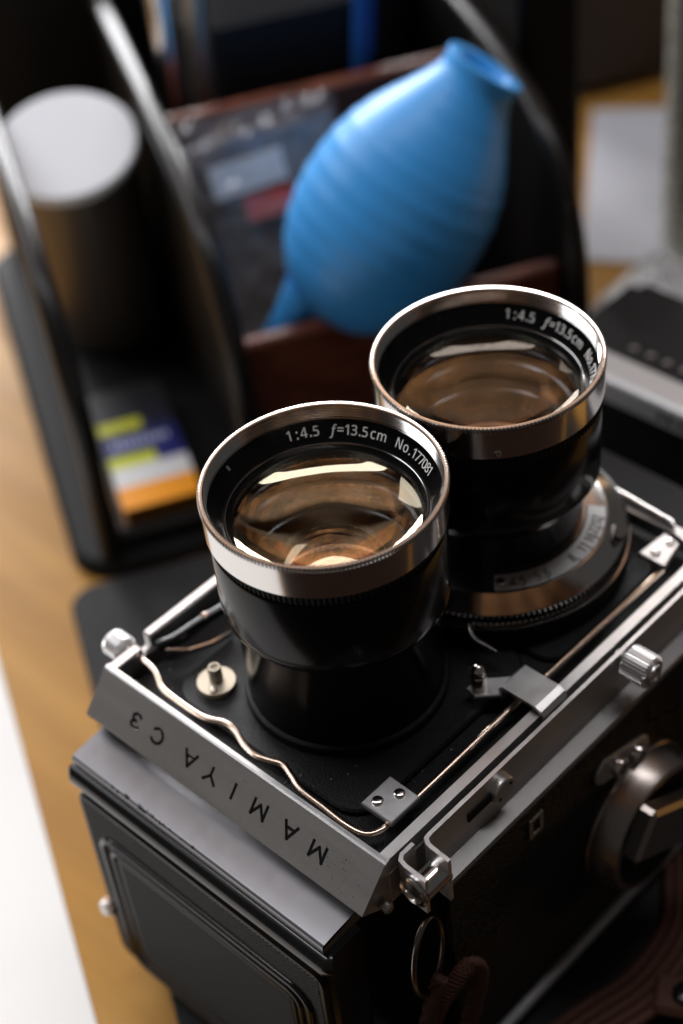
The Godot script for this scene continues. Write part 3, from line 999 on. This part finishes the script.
var _segs := []
func _collect(ch: String) -> void:
	var L = {"M": [[-1.45, -1.45, -1.45, 1.45], [-1.45, 1.45, 0, -0.9], [0, -0.9, 1.45, 1.45], [1.45, 1.45, 1.45, -1.45]],
		"A": [[-1.4, -1.45, 0, 1.45], [0, 1.45, 1.4, -1.45], [-0.95, -0.55, 0.95, -0.55]], "I": [[0, -1.45, 0, 1.45]],
		"Y": [[-1.35, 1.45, 0, 0.1], [1.35, 1.45, 0, 0.1], [0, 0.1, 0, -1.45]]}
	if L.has(ch): _segs = L[ch].duplicate()
	elif ch == "C":
		for k in 14:
			var t0 = deg_to_rad(42 + 276.0 * k / 14)
			var t1 = deg_to_rad(42 + 276.0 * (k + 1) / 14)
			_segs.append([cos(t0) * 1.4, sin(t0) * 1.45, cos(t1) * 1.4, sin(t1) * 1.45])
	elif ch == "3":
		for s in [1, -1]:
			for k in 11:
				var t0 = deg_to_rad(150 - 240.0 * k / 11)
				var t1 = deg_to_rad(150 - 240.0 * (k + 1) / 11)
				_segs.append([cos(t0) * 0.95 - 0.1, s * (0.7 + sin(t0) * 0.72), cos(t1) * 0.95 - 0.1, s * (0.7 + sin(t1) * 0.72)])

func right_side(cam: Node3D) -> void:
	var mb = MB.new()
	# side rail: an upright plate whose front end is bent outwards
	bent_plate(mb, [V(43.9, -6.3, -100), V(43.9, -6.3, 22.6), V(44.1, -6.3, 23.9), V(45.2, -6.3, 24.7), V(46.4, -6.3, 24.9), V(51.2, -6.3, 25.2)], V(0, 1, 0), 12.8, 0.9)
	var rail = part(cam, "side_rail", mb, M["satin_chrome"])
	mb = MB.new()
	mb.box(V(44.0, -5.6, 7.4), V(1.4, 2.5, 9.0), 0.1)
	part(rail, "slot", mb, M["black_ink"])
	mb = MB.new()
	var xf = Transform3D(Basis(V(0, 1, 0), V(1, 0, 0), V(0, 0, -1)), V(44.5, -5.6, 1.6))
	mb.xf = xf
	mb.lathe([Vector2(3.3, -0.4), Vector2(3.3, 1.1), Vector2(3.05, 1.4), Vector2(0.01, 1.45)], 40)
	var disc = part(rail, "stop_disc", mb, M["satin_chrome"])
	for s in [-1, 1]:
		mb = MB.new()
		mb.xf = Transform3D(xf.basis, xf * V(s * 1.1, 1.0, s * 1.7))
		mb.lathe([Vector2(0.42, -0.2), Vector2(0.42, 0.52), Vector2(0.01, 0.52)], 14)
		part(disc, "pin_hole", mb, M["black_ink"])
	# strap lug: second bent plate, roller and ring
	mb = MB.new()
	bent_plate(mb, [V(42.6, -5.6, 26.2), V(42.6, -5.6, 29.6), V(43.4, -5.6, 30.8), V(45.0, -5.6, 31.2), V(50.6, -5.6, 31.4)], V(0, 1, 0), 10.2, 0.9)
	var lug = part(cam, "strap_lug", mb, M["satin_chrome"])
	mb = MB.new()
	mb.xf = Transform3D(Basis(V(1, 0, 0), V(0, 0, 1), V(0, -1, 0)), V(48.4, -5.4, 24.6))
	mb.lathe([Vector2(2.9, 0), Vector2(2.9, 6.9), Vector2(2.6, 7.2)], 32)
	part(lug, "roller", mb, M["chrome"])
	mb = MB.new()
	mb.xf = Transform3D(Basis(V(1, 0, 0), V(0, 0, 1), V(0, -1, 0)), V(47.6, -5.8, 31.9))
	mb.lathe([Vector2(3.6, 0), Vector2(3.7, 0.5), Vector2(3.2, 0.8), Vector2(2.6, 0.6), Vector2(2.5, 0.2), Vector2(0.01, 0.2)], 36)
	part(lug, "screw_head", mb, M["chrome"])
	mb = MB.new()
	bent_plate(mb, [V(49.6, -11, 25.0), V(49.4, -20, 24.6), V(49.0, -46, 24.2)], V(1, 0, 0), 2.0, 0.7)
	part(lug, "lug_strip", mb, M["black_gloss"])
	mb = MB.new()
	var pts = []
	for k in 40:
		var t = TAU * k / 39.0
		pts.append(V(49.0 + 1.2 * sin(t), -28.0 + 12.0 * cos(t), 31.2 + 5.8 * sin(t)))
	mb.tube(pts, 0.65, 10, false)
	part(lug, "ring", mb, M["dark_steel"])
	for q in [V(43.2, -11.6, 35.4)]:
		mb = MB.new()
		mb.xf = Transform3D(Basis(V(0, 1, 0), V(1, 0, 0), V(0, 0, -1)), q)
		mb.lathe([Vector2(1.3, -0.6), Vector2(1.3, 0.3), Vector2(0.9, 0.7), Vector2(0.01, 0.8)], 24)
		part(cam, "rivet", mb, M["plate_metal"])
	# small square frame on the leather
	mb = MB.new()
	mb.xf = face(V(47.5, -22.4, -5.6), V(0, 0, -1), V(0, 1, 0))
	for e in [[-1.75, 0, 1.1, 6.2], [1.75, 0, 1.1, 6.2], [0, 2.55, 2.4, 1.1], [0, -2.55, 2.4, 1.1]]:
		mb.box(V(e[0], e[1], 0.3), V(e[2], e[3], 0.8), 0.15)
	part(cam, "index_frame", mb, M["dull_nickel"])
	# flash sockets above the crank
	mb = MB.new()
	mb.xf = face(V(47.5, -29.4, -36.2), V(0, -0.35, -0.94), V(0, 0.94, -0.35))
	mb.prism(round_rect(21, 7.6, 3.7), 1.0, 0.3)
	var so = part(cam, "socket_plate", mb, M["plate_metal"])
	for q in [V(48.4, -28.2, -33.4), V(48.4, -30.4, -40.6)]:
		mb = MB.new()
		mb.xf = Transform3D(Basis(V(0, 1, 0), V(1, 0, 0), V(0, 0, -1)), q)
		mb.lathe([Vector2(2.3, 0), Vector2(2.3, 1.8), Vector2(2.0, 2.2), Vector2(1.3, 2.2), Vector2(1.2, 0.6), Vector2(0.6, 0.6), Vector2(0.5, 1.8), Vector2(0.01, 1.9)], 24)
		part(so, "socket", mb, M["chrome"])
	# film winding crank
	mb = MB.new()
	xf = Transform3D(Basis(V(0, 1, 0), V(1, 0, 0), V(0, 0, -1)), V(47.6, -50.9, -40.2))
	mb.xf = xf
	mb.lathe([Vector2(18.6, 0), Vector2(18.6, 1.6), Vector2(18.2, 2.0), Vector2(17.4, 8.2), Vector2(17.0, 8.8), Vector2(15.6, 9.0)], 96)
	var wind = part(cam, "winding_crank", mb, M["worn_metal"])
	mb = MB.new()
	mb.xf = xf
	mb.lathe([Vector2(15.7, 9.0), Vector2(14.8, 8.2), Vector2(0.01, 8.2)], 64)
	part(wind, "crank_face", mb, M["black_matt"])
	mb = MB.new()
	mb.xf = xf
	mb.lathe([Vector2(2.2, 8.2), Vector2(2.2, 9.2), Vector2(1.8, 9.5), Vector2(0.01, 9.6)], 24, 0, TAU, V(-2.5, 0, -9.6))
	part(wind, "crank_stud", mb, M["black_gloss"])
	mb = MB.new()
	mb.xf = Transform3D(Basis(V(1, 0, 0), V(0, -0.52, -0.854), V(0, -0.854, 0.52)), V(60.0, -30.5, -29.5))
	mb.box(V(0, 19, 7), V(5.0, 38, 13.6), 1.0)
	part(wind, "crank_arm", mb, M["worn_metal"])

func hood(cam: Node3D) -> void:
	# folded viewing hood: sloping silver lip, black rounded edge, leather face with raised panel
	var mb = MB.new()
	mb.box(V(-0.5, -52.5, 44.0), V(79, 71, 11), 1.2)
	var h = part(cam, "viewing_hood", mb, M["black_gloss"])
	mb = MB.new()
	mb.xf = Transform3D(Basis(V(1, 0, 0), V(0, 0.985, 0.17), V(0, -0.17, 0.985)).orthonormalized(), Vector3.ZERO)
	mb = MB.new()
	# lip: smooth curved section swept along x
	var sec = [Vector2(38.6, -12.9), Vector2(42.0, -13.2), Vector2(46, -13.65), Vector2(48.7, -14.05), Vector2(49.2, -14.25), Vector2(49.45, -14.7), Vector2(49.5, -15.3)]
	for i in sec.size() - 1:
		var p = sec[i]
		var q = sec[i + 1]
		var d0 = (sec[i + 1] - sec[maxi(i - 1, 0)]).normalized()
		var d1 = (sec[mini(i + 2, sec.size() - 1)] - sec[i]).normalized()
		var n0 = V(0, d0.x, -d0.y)
		var n1 = V(0, d1.x, -d1.y)
		mb.squad(V(-39.3, p.y, p.x), V(38.0, p.y, p.x), V(38.0, q.y, q.x), V(-39.3, q.y, q.x), n0, n0, n1, n1)
	mb.quad(V(-39.3, -16.5, 38.6), V(-39.3, -16.5, 49.5), V(-39.3, -15.3, 49.5), V(-39.3, -13.1, 38.6))
	mb.quad(V(38, -16.5, 49.5), V(38, -16.5, 38.6), V(38, -13.1, 38.6), V(38, -15.3, 49.5))
	mb.quad(V(-39.3, -16.6, 49.4), V(38, -16.6, 49.4), V(38, -15.3, 49.5), V(-39.3, -15.3, 49.5))
	part(h, "lip", mb, M["hood_metal"])
	mb = MB.new()   # paint worn off along the lip's edge
	for k in 26:
		var x = -30.0 + pow(rng.randf(), 1.4) * 40.0
		if k < 16: x = -24.0 + rng.randf() * 15.0
		var s = 0.16 + rng.randf() * 0.38
		var zz = 48.9 + rng.randf() * 0.55
		var yy = -14.02 - (zz - 48.6) * 0.55
		var poly = []
		for j in 6:
			var t = TAU * j / 6
			poly.append(V(x + cos(t) * s * (0.8 + rng.randf()), yy + 0.06 - sin(t) * s * 0.5, zz + sin(t) * s * 0.6))
		for j in 6:
			mb.flat(V(x, yy + 0.09, zz), poly[(j + 1) % 6], poly[j])
	part(h, "worn_spots", mb, M["black_ink"], "", true)
	mb = MB.new()   # rounded lower edge below the lip
	mb.tube([V(-39.9, -20.6, 48.0), V(-39.4, -20.6, 48.4), V(38.5, -20.6, 48.4), V(38.9, -20.6, 48.0)], [2.7, 3.1, 3.1, 2.7], 24)
	part(h, "lip_edge", mb, M["black_gloss"])
	mb = MB.new()
	mb.xf = face(V(-0.5, -55.8, 49.4), V(1, 0, 0), V(0, 1, 0))
	mb.prism(round_rect(77.6, 63, 3.5), 1.5, 0.6)
	grain(part(h, "hood_leather", mb, M["leatherette"]), Transform3D(mb.xf.basis, mb.xf * V(0, 0, 1.49)), 75, 60, Rect2(-33, -30, 66, 50))
	# raised double frame
	for e in [[66.0, 50.0, 5.0, 0.95], [60.0, 44.0, 3.6, 0.75]]:
		mb = MB.new()
		var rr = round_rect(e[0], e[1], e[2], Vector2(-0.5, -60.5), 8)
		var pts = []
		for p in rr: pts.append(V(p.x, p.y, 51.0))
		pts.append(pts[0])
		mb.tube(pts, e[3], 10, false)
		part(h, "raised_frame", mb, M["black_gloss"])
	mb = MB.new()
	mb.xf = face(V(-0.5, -60.5, 50.9), V(1, 0, 0), V(0, 1, 0))
	mb.prism(round_rect(57, 41, 2.6), 0.5, 0.2)
	grain(part(h, "panel_leather", mb, M["leatherette"]), Transform3D(mb.xf.basis, mb.xf * V(0, 0, 0.49)), 55, 39)
	mb = MB.new()
	mb.lathe([Vector2(1.4, -2.2), Vector2(1.7, -1.4), Vector2(1.7, 1.2), Vector2(1.2, 2.0), Vector2(0.01, 2.2)], 20, 0, TAU, V(-40.2, -70.0, 51.2))
	mb.box(V(-38.8, -70.0, 51.2), V(3.0, 2.4, 2.6), 0.6)
	part(h, "catch", mb, M["chrome"])

# ---------------------------------------------------------------- caddy and what stands in it
var CA := Vector3(0.4924, 0, -0.8704)   # along the caddy's front, to the right
var CB := Vector3(-0.8704, 0, -0.4924)  # from its front to its back
var CO := Vector3()

func cs(s: float, t: float, y: float) -> Vector3: return CO + CA * s + CB * t + V(0, y, 0)

func cxf(s: float, t: float, y: float) -> Transform3D:   # x along s, y up, z towards the viewer (-t)
	return Transform3D(Basis(CA, Vector3.UP, -CB), cs(s, t, y))

func caddy_and_contents() -> void:
	CO = CA * -43.39 + CB * 154.56
	var at = cs(85, 95, 0)
	var cad = thing("desk_caddy", "black lacquered desk caddy with curved sides and red wooden dividers", "desk caddy", at)
	var inv = Transform3D(Basis(), -at)
	var mb = MB.new()
	mb.xf = inv * Transform3D(Basis(CA, CB, Vector3.UP), cs(83, 92, 0.3))
	mb.prism(round_rect(176, 196, 14, Vector2.ZERO, 10), 5.5, 2.2)
	part(cad, "base", mb, M["black_matt"])
	var prof = [Vector2(188, 6), Vector2(188, 104), Vector2(120, 104.5), Vector2(70, 104), Vector2(45, 101.5), Vector2(26, 96), Vector2(12, 86), Vector2(4, 73), Vector2(0, 58), Vector2(-1, 40), Vector2(-1, 6)]
	for s in [7.0, 56.0, 164.0]:
		mb = MB.new()
		var dy = 6.0 if s > 100 else (-6.0 if s < 20 else -2.0)
		mb.xf = inv * Transform3D(Basis(CB, Vector3.UP, CB.cross(Vector3.UP)), cs(s, 0, 0) - CB.cross(Vector3.UP) * 2.2)
		var poly = PackedVector2Array()
		for p in prof: poly.append(Vector2(p.x, p.y + (dy if p.y > 10 else 0.0)))
		mb.prism(poly, 4.4, 0.0)
		var w = cad
		if s > 20: w = part(cad, "side_panel", mb, M["black_lacquer"])
		mb = MB.new()
		mb.xf = inv
		var pts = []
		for i in range(1, prof.size()):
			pts.append(cs(s, prof[i].x, prof[i].y + (dy if prof[i].y > 10 else 0.0)))
		mb.tube(spline(pts, 5), 3.6, 14)
		part(w, "rounded_rim" if s > 20 else "side_rail", mb, M["black_lacquer"])
	mb = MB.new()   # low front bar between the left panels
	mb.xf = inv * cxf(32, 2, 9)
	mb.box(V(0, 0, 0), V(46, 7, 5), 2)
	part(cad, "front_bar", mb, M["black_lacquer"])
	mb = MB.new()
	mb.xf = inv * cxf(85, 186, 60)
	mb.box(V(0, 0, 0), V(160, 108, 5), 1.5)
	part(cad, "back_panel", mb, M["black_lacquer"])
	for e in [[9.0, 66.0], [92.0, 98.0]]:
		mb = MB.new()
		mb.xf = inv * cxf(110, e[0], e[1] / 2 + 3)
		mb.box(V(0, 0, 0), V(102, e[1] - 6, 5.5), 1.2)
		part(cad, "divider_board", mb, M["mahogany"])
	# canister
	at = cs(33.5, 123, 9)
	var can = thing("canister", "dark round canister with a flat white lid tilted forward in the caddy's left bay", "canister", at)
	can.transform.basis = Basis(Vector3(0.67, 0, -0.74).normalized(), deg_to_rad(17))
	mb = MB.new()
	mb.lathe([Vector2(0.01, 0), Vector2(20, 0), Vector2(21, 1), Vector2(21, 84), Vector2(22.2, 84.3), Vector2(22.2, 86)], 72)
	part(can, "body", mb, M["can_dark"])
	mb = MB.new()
	mb.lathe([Vector2(23.1, 85.6), Vector2(23.3, 86.0), Vector2(23.3, 88.6), Vector2(22.7, 89.3)], 72)
	mb.disc(22.75, 89.3, 72)
	part(can, "lid", mb, M["cap_white"])
	film_box()
	blower()
	# clear packet with labels between the dividers
	at = cs(86, 50, 8)
	var pk = thing("plastic_packet", "clear plastic packet with a white and a red label leaning behind the blue bulb", "packet", at)
	var lean = Basis(CA, -0.4) * Basis(CA, Vector3.UP, -CB)
	mb = MB.new()
	mb.xf = Transform3D(lean, V(0, 0, 0))
	mb.box(V(2, 36, -1), V(46, 70, 6), 3.0)
	part(pk, "goods", mb, M["pack_goods"])
	mb = MB.new()
	mb.xf = Transform3D(lean, V(0, 0, 0))
	var fn = FastNoiseLite.new()
	fn.seed = 12
	fn.frequency = 0.07
	var NX = 22
	var NY = 34
	var g = []
	for j in NY + 1:
		for i in NX + 1:
			var x = 2 + (i / float(NX) - 0.5) * 54
			var y = j / float(NY) * 97
			var edge = minf(minf(i, NX - i) / 3.0, minf(j, NY - j) / 3.0)
			g.append(V(x + fn.get_noise_2d(y, x + 50) * 1.2, y + fn.get_noise_2d(x, y + 90) * 2.0, 4.6 * minf(1.0, edge) + 3.4 * fn.get_noise_2d(x, y) * (1.0 if y > 62 else 0.45)))
	for j in NY:
		for i in NX:
			var A = g[j * (NX + 1) + i]
			var B = g[j * (NX + 1) + i + 1]
			var C = g[(j + 1) * (NX + 1) + i + 1]
			var D = g[(j + 1) * (NX + 1) + i]
			mb.flat(A, B, C)
			mb.flat(A, C, D)
	mb.quad(V(-25, 0, -5), V(-25, 97, -5), V(29, 97, -5), V(29, 0, -5))
	part(pk, "wrapper", mb, M["clear_plastic"])
	mb = MB.new()
	mb.xf = Transform3D(lean * Basis(Vector3.BACK, 0.08), V(0, 0, 0))
	mb.box(V(2, 77, 2.6), V(25, 10.5, 0.5), 0.1)
	part(pk, "white_label", mb, M["label_white"])
	mb = MB.new()
	mb.xf = Transform3D(lean * Basis(Vector3.BACK, 0.08), V(0, 0, 0))
	mb.box(V(7, 66, 3.8), V(18, 8, 0.5), 0.1)
	part(pk, "red_label", mb, M["label_red"])
	# pens and the dark pouch behind the back divider
	at = cs(66, 112, 6)
	pen("silver", at, V(-4, 150, -6), M["pen_silver"], "silver ballpoint pen standing in the caddy beside the middle panel", "ballpoint_pen")
	at = cs(73, 118, 6)
	pen("steel", at, V(4, 140, -8), M["dull_nickel"], "dull grey metal rod standing behind the red divider next to the silver pen", "metal_rod")
	at = cs(124, 112, 6)
	pen("blue", at, V(10, 165, -14), M["pen_blue"], "dark blue pen standing behind the blue blower bulb", "ballpoint_pen")
	mb = MB.new()
	mb.xf = cxf(114, 148, 66)
	mb.box(V(0, 0, 0), V(88, 118, 52), 16)
	solo("pouch", mb, M["pouch_black"], "plain black fabric pouch filling the back of the caddy", "pouch")

func pen(kind: String, at: Vector3, way: Vector3, m: Material, label: String, called: String) -> void:
	var p = thing(called, label, "pen" if called != "metal_rod" else "metal rod", at)
	var mb = MB.new()
	mb.tube([way * 0.0, way * 0.04, way * 0.12, way * 0.8], [0.6, 2.0, 3.6, 3.8], 16)
	part(p, "barrel", mb, m)
	mb = MB.new()
	mb.tube([way * 0.8, way * 0.98, way * 1.0], [3.9, 3.6, 1.5], 16)
	part(p, "cap", mb, m)

func film_box() -> void:
	var im = Image.create(128, 256, false, Image.FORMAT_RGB8)
	im.fill(Color(0.05, 0.05, 0.07))
	var bands = [[0, 44, Color(0.98, 0.62, 0.03)], [44, 84, Color(0.86, 0.86, 0.86)], [84, 112, Color(0.06, 0.09, 0.42)], [112, 150, Color(0.05, 0.08, 0.36)], [150, 168, Color(0.07, 0.08, 0.25)], [168, 200, Color(0.05, 0.05, 0.12)]]
	for b in bands: im.fill_rect(Rect2i(0, 256 - b[1], 128, b[1] - b[0]), b[2])
	im.fill_rect(Rect2i(0, 256 - 108, 80, 24), Color(0.78, 0.80, 0.10))
	im.fill_rect(Rect2i(0, 256 - 184, 74, 24), Color(0.72, 0.72, 0.06))
	for k in 9: im.fill_rect(Rect2i(14 + k * 11, 256 - 140, 7, 14), Color(0.72, 0.74, 0.85))
	var m = mat("film_box_print", Color(1, 1, 1), 0.0, 0.45)
	m.albedo_texture = ImageTexture.create_from_image(im)
	var at = cs(26.5, 37, 6)
	var mb = MB.new()
	mb.xf = Transform3D(Basis(CA, Vector3.UP, -CB), Vector3.ZERO)
	var h = V(12.5, 10, 31)
	for f in [[V(-h.x, h.y, h.z), V(h.x, h.y, h.z), V(h.x, h.y, -h.z), V(-h.x, h.y, -h.z)], [V(-h.x, 0, h.z), V(h.x, 0, h.z), V(h.x, h.y, h.z), V(-h.x, h.y, h.z)], [V(h.x, 0, h.z), V(h.x, 0, -h.z), V(h.x, h.y, -h.z), V(h.x, h.y, h.z)], [V(-h.x, 0, -h.z), V(-h.x, 0, h.z), V(-h.x, h.y, h.z), V(-h.x, h.y, -h.z)], [V(h.x, 0, -h.z), V(-h.x, 0, -h.z), V(-h.x, h.y, -h.z), V(h.x, h.y, -h.z)], [V(-h.x, 0, -h.z), V(h.x, 0, -h.z), V(h.x, 0, h.z), V(-h.x, 0, h.z)]]:
		var nn = (f[1] - f[0]).cross(f[2] - f[0]).normalized()
		var uvs = []
		for p in f: uvs.append(Vector2((p.x + h.x) / (2 * h.x), 1.0 - (h.z - p.z) / (2 * h.z)))
		mb.squad(f[0], f[1], f[2], f[3], nn, nn, nn, nn, uvs[0], uvs[1], uvs[2], uvs[3])
	var o = solo("film_box", mb, m, "small yellow, white and blue film box lying in the caddy's left bay", "box")
	o.position = at * MM

func blower() -> void:
	var a = cs(89.5, 20, 60)
	var b = cs(144, 20, 131)
	var ax = (b - a).normalized()
	var L = a.distance_to(b)
	var x = -CB
	x = (x - ax * x.dot(ax)).normalized()
	var bl = thing("air_blower", "blue rubber bulb air blower lying nozzle down across the caddy", "air blower", a)
	var pr = []
	var key = [[0.0, 0.001], [0.0, 0.10], [0.03, 0.17], [0.08, 0.235], [0.15, 0.287], [0.25, 0.333], [0.37, 0.356], [0.5, 0.352], [0.6, 0.332], [0.7, 0.292], [0.78, 0.243], [0.85, 0.192], [0.9, 0.157], [0.94, 0.138], [0.97, 0.134], [0.99, 0.138], [1.0, 0.136]]
	for k in key.size() - 1:
		for j in 8:
			var t = j / 8.0
			var f = lerpf(key[k][0], key[k + 1][0], t)
			var r0 = key[maxi(k - 1, 0)][1]
			var r3 = key[mini(k + 2, key.size() - 1)][1]
			var rr = cubic_interpolate(key[k][1], key[k + 1][1], r0, r3, t)
			# shallow rings moulded into the rubber
			var ripple = 0.0035 * pow(maxf(0.0, sin(f * 80.0)), 2.0) if f > 0.12 and f < 0.72 else 0.0
			pr.append(Vector2((rr * (0.91 if f < 0.8 else 0.91 + 0.45 * (f - 0.8)) + ripple) * L, f * L))
	pr.append(Vector2(0.132 * L, 1.0 * L))
	pr.append(Vector2(0.095 * L, 0.995 * L))
	pr.append(Vector2(0.085 * L, 0.97 * L))
	pr.append(Vector2(0.01, 0.965 * L))
	var mb = MB.new()
	mb.xf = Transform3D(Basis(x, ax, x.cross(ax)), Vector3.ZERO)
	mb.lathe(pr, 96)
	part(bl, "bulb", mb, M["blue_rubber"])
	mb = MB.new()
	var tip = cs(70, 20, 55) - a
	var top = cs(84, 20, 70) - a
	mb.tube([tip, tip.lerp(top, 0.3), tip.lerp(top, 0.7), top], [3.4, 4.2, 6.0, 8.0], 28)
	part(bl, "nozzle", mb, M["blue_rubber"])

# ---------------------------------------------------------------- other things round the camera
func background_things() -> void:
	var mb = MB.new()
	mb.xf = cxf(186, 140, 0)
	mb.box(V(0, 101, 0), V(22, 202, 136), 3)
	solo("black_box", mb, M["black_matt"], "tall plain black box standing right of the caddy", "box")
	mb = MB.new()
	var e2 = V(-0.555, 0, -0.83).normalized()
	var p0 = V(-136.5, 0, -264)
	var q = [p0, p0 + V(1, 0, -0.6) * 62, p0 + V(1, 0, -0.6) * 62 + e2 * 118, p0 + e2 * 110 + V(-2, 0, 1)]
	mb = MB.new()
	var dc = MB.new()
	dc.xf = cxf(302, 248, 0)
	dc.box(V(0, 116, 0), V(130, 230, 90), 5)
	solo("storage_case", dc, M["case_brown"], "tall dark brown case standing on the desk beyond the white card", "case")
	var up = V(0, 0.8, 0)
	mb.quad(q[0] + up, q[1] + up, q[2] + up, q[3] + up)
	for i in 4: mb.quad(q[i], q[(i + 1) % 4], q[(i + 1) % 4] + up, q[i] + up)
	mb.quad(q[3], q[2], q[1], q[0])
	solo("white_card", mb, M["card_white"], "pale white card lying on the desk between black box and grey pot", "card")
	mb = MB.new()
	mb.lathe([Vector2(0.01, 0), Vector2(30, 0), Vector2(33, 3), Vector2(33.5, 60), Vector2(34.5, 120), Vector2(36, 165), Vector2(35.5, 168), Vector2(31, 167), Vector2(30, 120), Vector2(0.01, 118)], 64, 0, TAU, V(0, 1, 0))
	var pot = solo("grey_pot", mb, M["grey_cloth"], "grey speckled round pot at the right edge behind the white tissue", "pot")
	pot.position = V(-92, 0, -309) * MM
	mb = MB.new()
	var fn = FastNoiseLite.new()
	fn.seed = 4
	fn.frequency = 0.045
	var N = 26
	var grid = []
	for i in N + 1:
		for j in N + 1:
			var x = (i / float(N) - 0.5) * 62
			var z = (j / float(N) - 0.5) * 56
			var e = clampf(1.0 - pow(maxf(absf(x) / 31.0, absf(z) / 28.0), 3.0), 0, 1)
			grid.append(V(x + fn.get_noise_2d(z * 2, x) * 5, 1.5 + e * (11 + 18 * absf(fn.get_noise_2d(x * 1.6, z * 1.6))), z + fn.get_noise_2d(x * 2, z + 90) * 5))
	for i in N:
		for j in N:
			var A = grid[i * (N + 1) + j]
			var B = grid[(i + 1) * (N + 1) + j]
			var C = grid[(i + 1) * (N + 1) + j + 1]
			var D = grid[i * (N + 1) + j + 1]
			mb.flat(A, D, C)
			mb.flat(A, C, B)
	var ti = solo("tissue", mb, M["tissue"], "crumpled white tissue on the desk at the right edge", "tissue")
	ti.position = V(-83, 0.2, -251) * MM
	second_camera()
	strap()

func second_camera() -> void:
	var o = thing("folding_camera", "black leather camera with silver trim bar lying behind the taking lens", "camera", V(10, 0, -150))
	var H = LIFT - 22.0
	var mb = MB.new()
	mb.box(V(0, (H - 3) / 2, -14), V(130, H - 3, 46), 3)
	var b = part(o, "body", mb, M["black_crackle"])
	mb = MB.new()   # trim: flat top, bright edge, front face
	mb.xf = Transform3D(Basis(V(0, 0, 1), V(0, 1, 0), V(-1, 0, 0)), V(66, 0, 0))
	mb.prism(PackedVector2Array([Vector2(2.6, H - 4), Vector2(11.4, H - 8.4), Vector2(12.2, H - 8.0), Vector2(12.4, H - 1.6), Vector2(12.0, H - 0.7), Vector2(11.2, H - 0.2), Vector2(10.2, H), Vector2(2.6, H + 0.3)]), 132, 0.3)
	var t = part(b, "trim_bar", mb, M["silver_paint"])
	mb = MB.new()
	var s = "1 2 4 8  15 30"
	var run = -20.0
	for k in 22:
		mb.box(V(-24 + k * 3.0 + rng.randf(), H - 4.6, 12.4), V(0.9 + rng.randf() * 1.3, 1.6 + rng.randf() * 0.8, 0.1), 0.02)
	part(t, "engraving", mb, M["black_ink"], "", true)
	mb = MB.new()
	for k in 16:
		mb.xf = Transform3D(Basis(Vector3.UP, 0.3), V(-44 + k * 5.6, H - 0.3, -3.5))
		mb.box(V(0, 0, 0), V(2.6, 1.0, 1.2), 0.3)
	mb.xf = Transform3D()
	part(b, "scale_mark", mb, M["plate_metal"], "", true)
	mb = MB.new()
	mb.box(V(0, H - 1.4, -13.2), V(128, 1.8, 31), 0.6)
	part(b, "top_plate", mb, M["black_crackle"])

func braid(mb: MB, pts: Array, r: float, turns: float) -> void:
	var path = spline(pts, 26)
	var m = path.size()
	for s in 3:
		var out = []
		for i in m:
			var t = (path[mini(i + 1, m - 1)] - path[maxi(i - 1, 0)]).normalized()
			var x = t.cross(V(0.3, 0.1, 1)).normalized()
			var y = t.cross(x)
			var a = turns * TAU * i / m + TAU * s / 3
			out.append(path[i] + x * cos(a) * r * 1.5 + y * sin(a) * r * 0.8)
		mb.tube(out, r, 8)

func strap() -> void:
	var st = thing("camera_strap", "brown woven camera strap with braided cord loop at the lug ring", "camera strap", V(50, 0, 26))
	var o = V(-50, LIFT, -26)
	var mb = MB.new()
	braid(mb, [o + V(49.6, -52, 33.5), o + V(50.6, -44.0, 29.5), o + V(52.2, -38.0, 23.5), o + V(53.0, -39.4, 20.8), o + V(52.6, -47, 20.4), o + V(52, -62, 24.5), o + V(51.5, -80, 28)], 0.85, 20)
	part(st, "braided_cord", mb, M["strap_brown"])
	mb = MB.new()
	braid(mb, [o + V(50.4, -36.8, 29.6), o + V(50, -44, 32.6), o + V(49.6, -58, 36.5), o + V(49.2, -76, 40)], 0.8, 15)
	part(st, "braided_cord", mb, M["strap_brown"])
	# flat webbing lying on the mat
	mb = MB.new()
	var c = spline([V(58, 4, 10), V(62, 5, -8), V(66, 6, -24), V(64, 6, -42), V(56, 5, -56), V(46, 4.5, -72), V(52, 4, -96)], 10)
	var pts = []
	for p in c: pts.append(p - V(50, 0, 26))
	for k in 5:
		var side = []
		for i in pts.size():
			var t = (pts[mini(i + 1, pts.size() - 1)] - pts[maxi(i - 1, 0)]).normalized()
			side.append(pts[i] + t.cross(Vector3.UP) * (k - 2) * 2.6)
		mb.tube(side, 1.45, 8)
	part(st, "webbing", mb, M["strap_brown"])
	mb = MB.new()
	mb.xf = Transform3D(Basis(Vector3.UP, 0.5), V(75, 7, -27) - V(50, 0, 26))
	mb.box(V(0, 0, 0), V(16, 3, 11), 1.4)
	part(st, "keeper", mb, M["strap_brown"])
	mb = MB.new()
	mb.lathe([Vector2(3.4, 0), Vector2(3.4, 0.8), Vector2(2.6, 1.4), Vector2(0.01, 1.5)], 24, 0, TAU, V(75, 8.4, -27) - V(50, 0, 26))
	part(st, "stud", mb, M["black_gloss"])
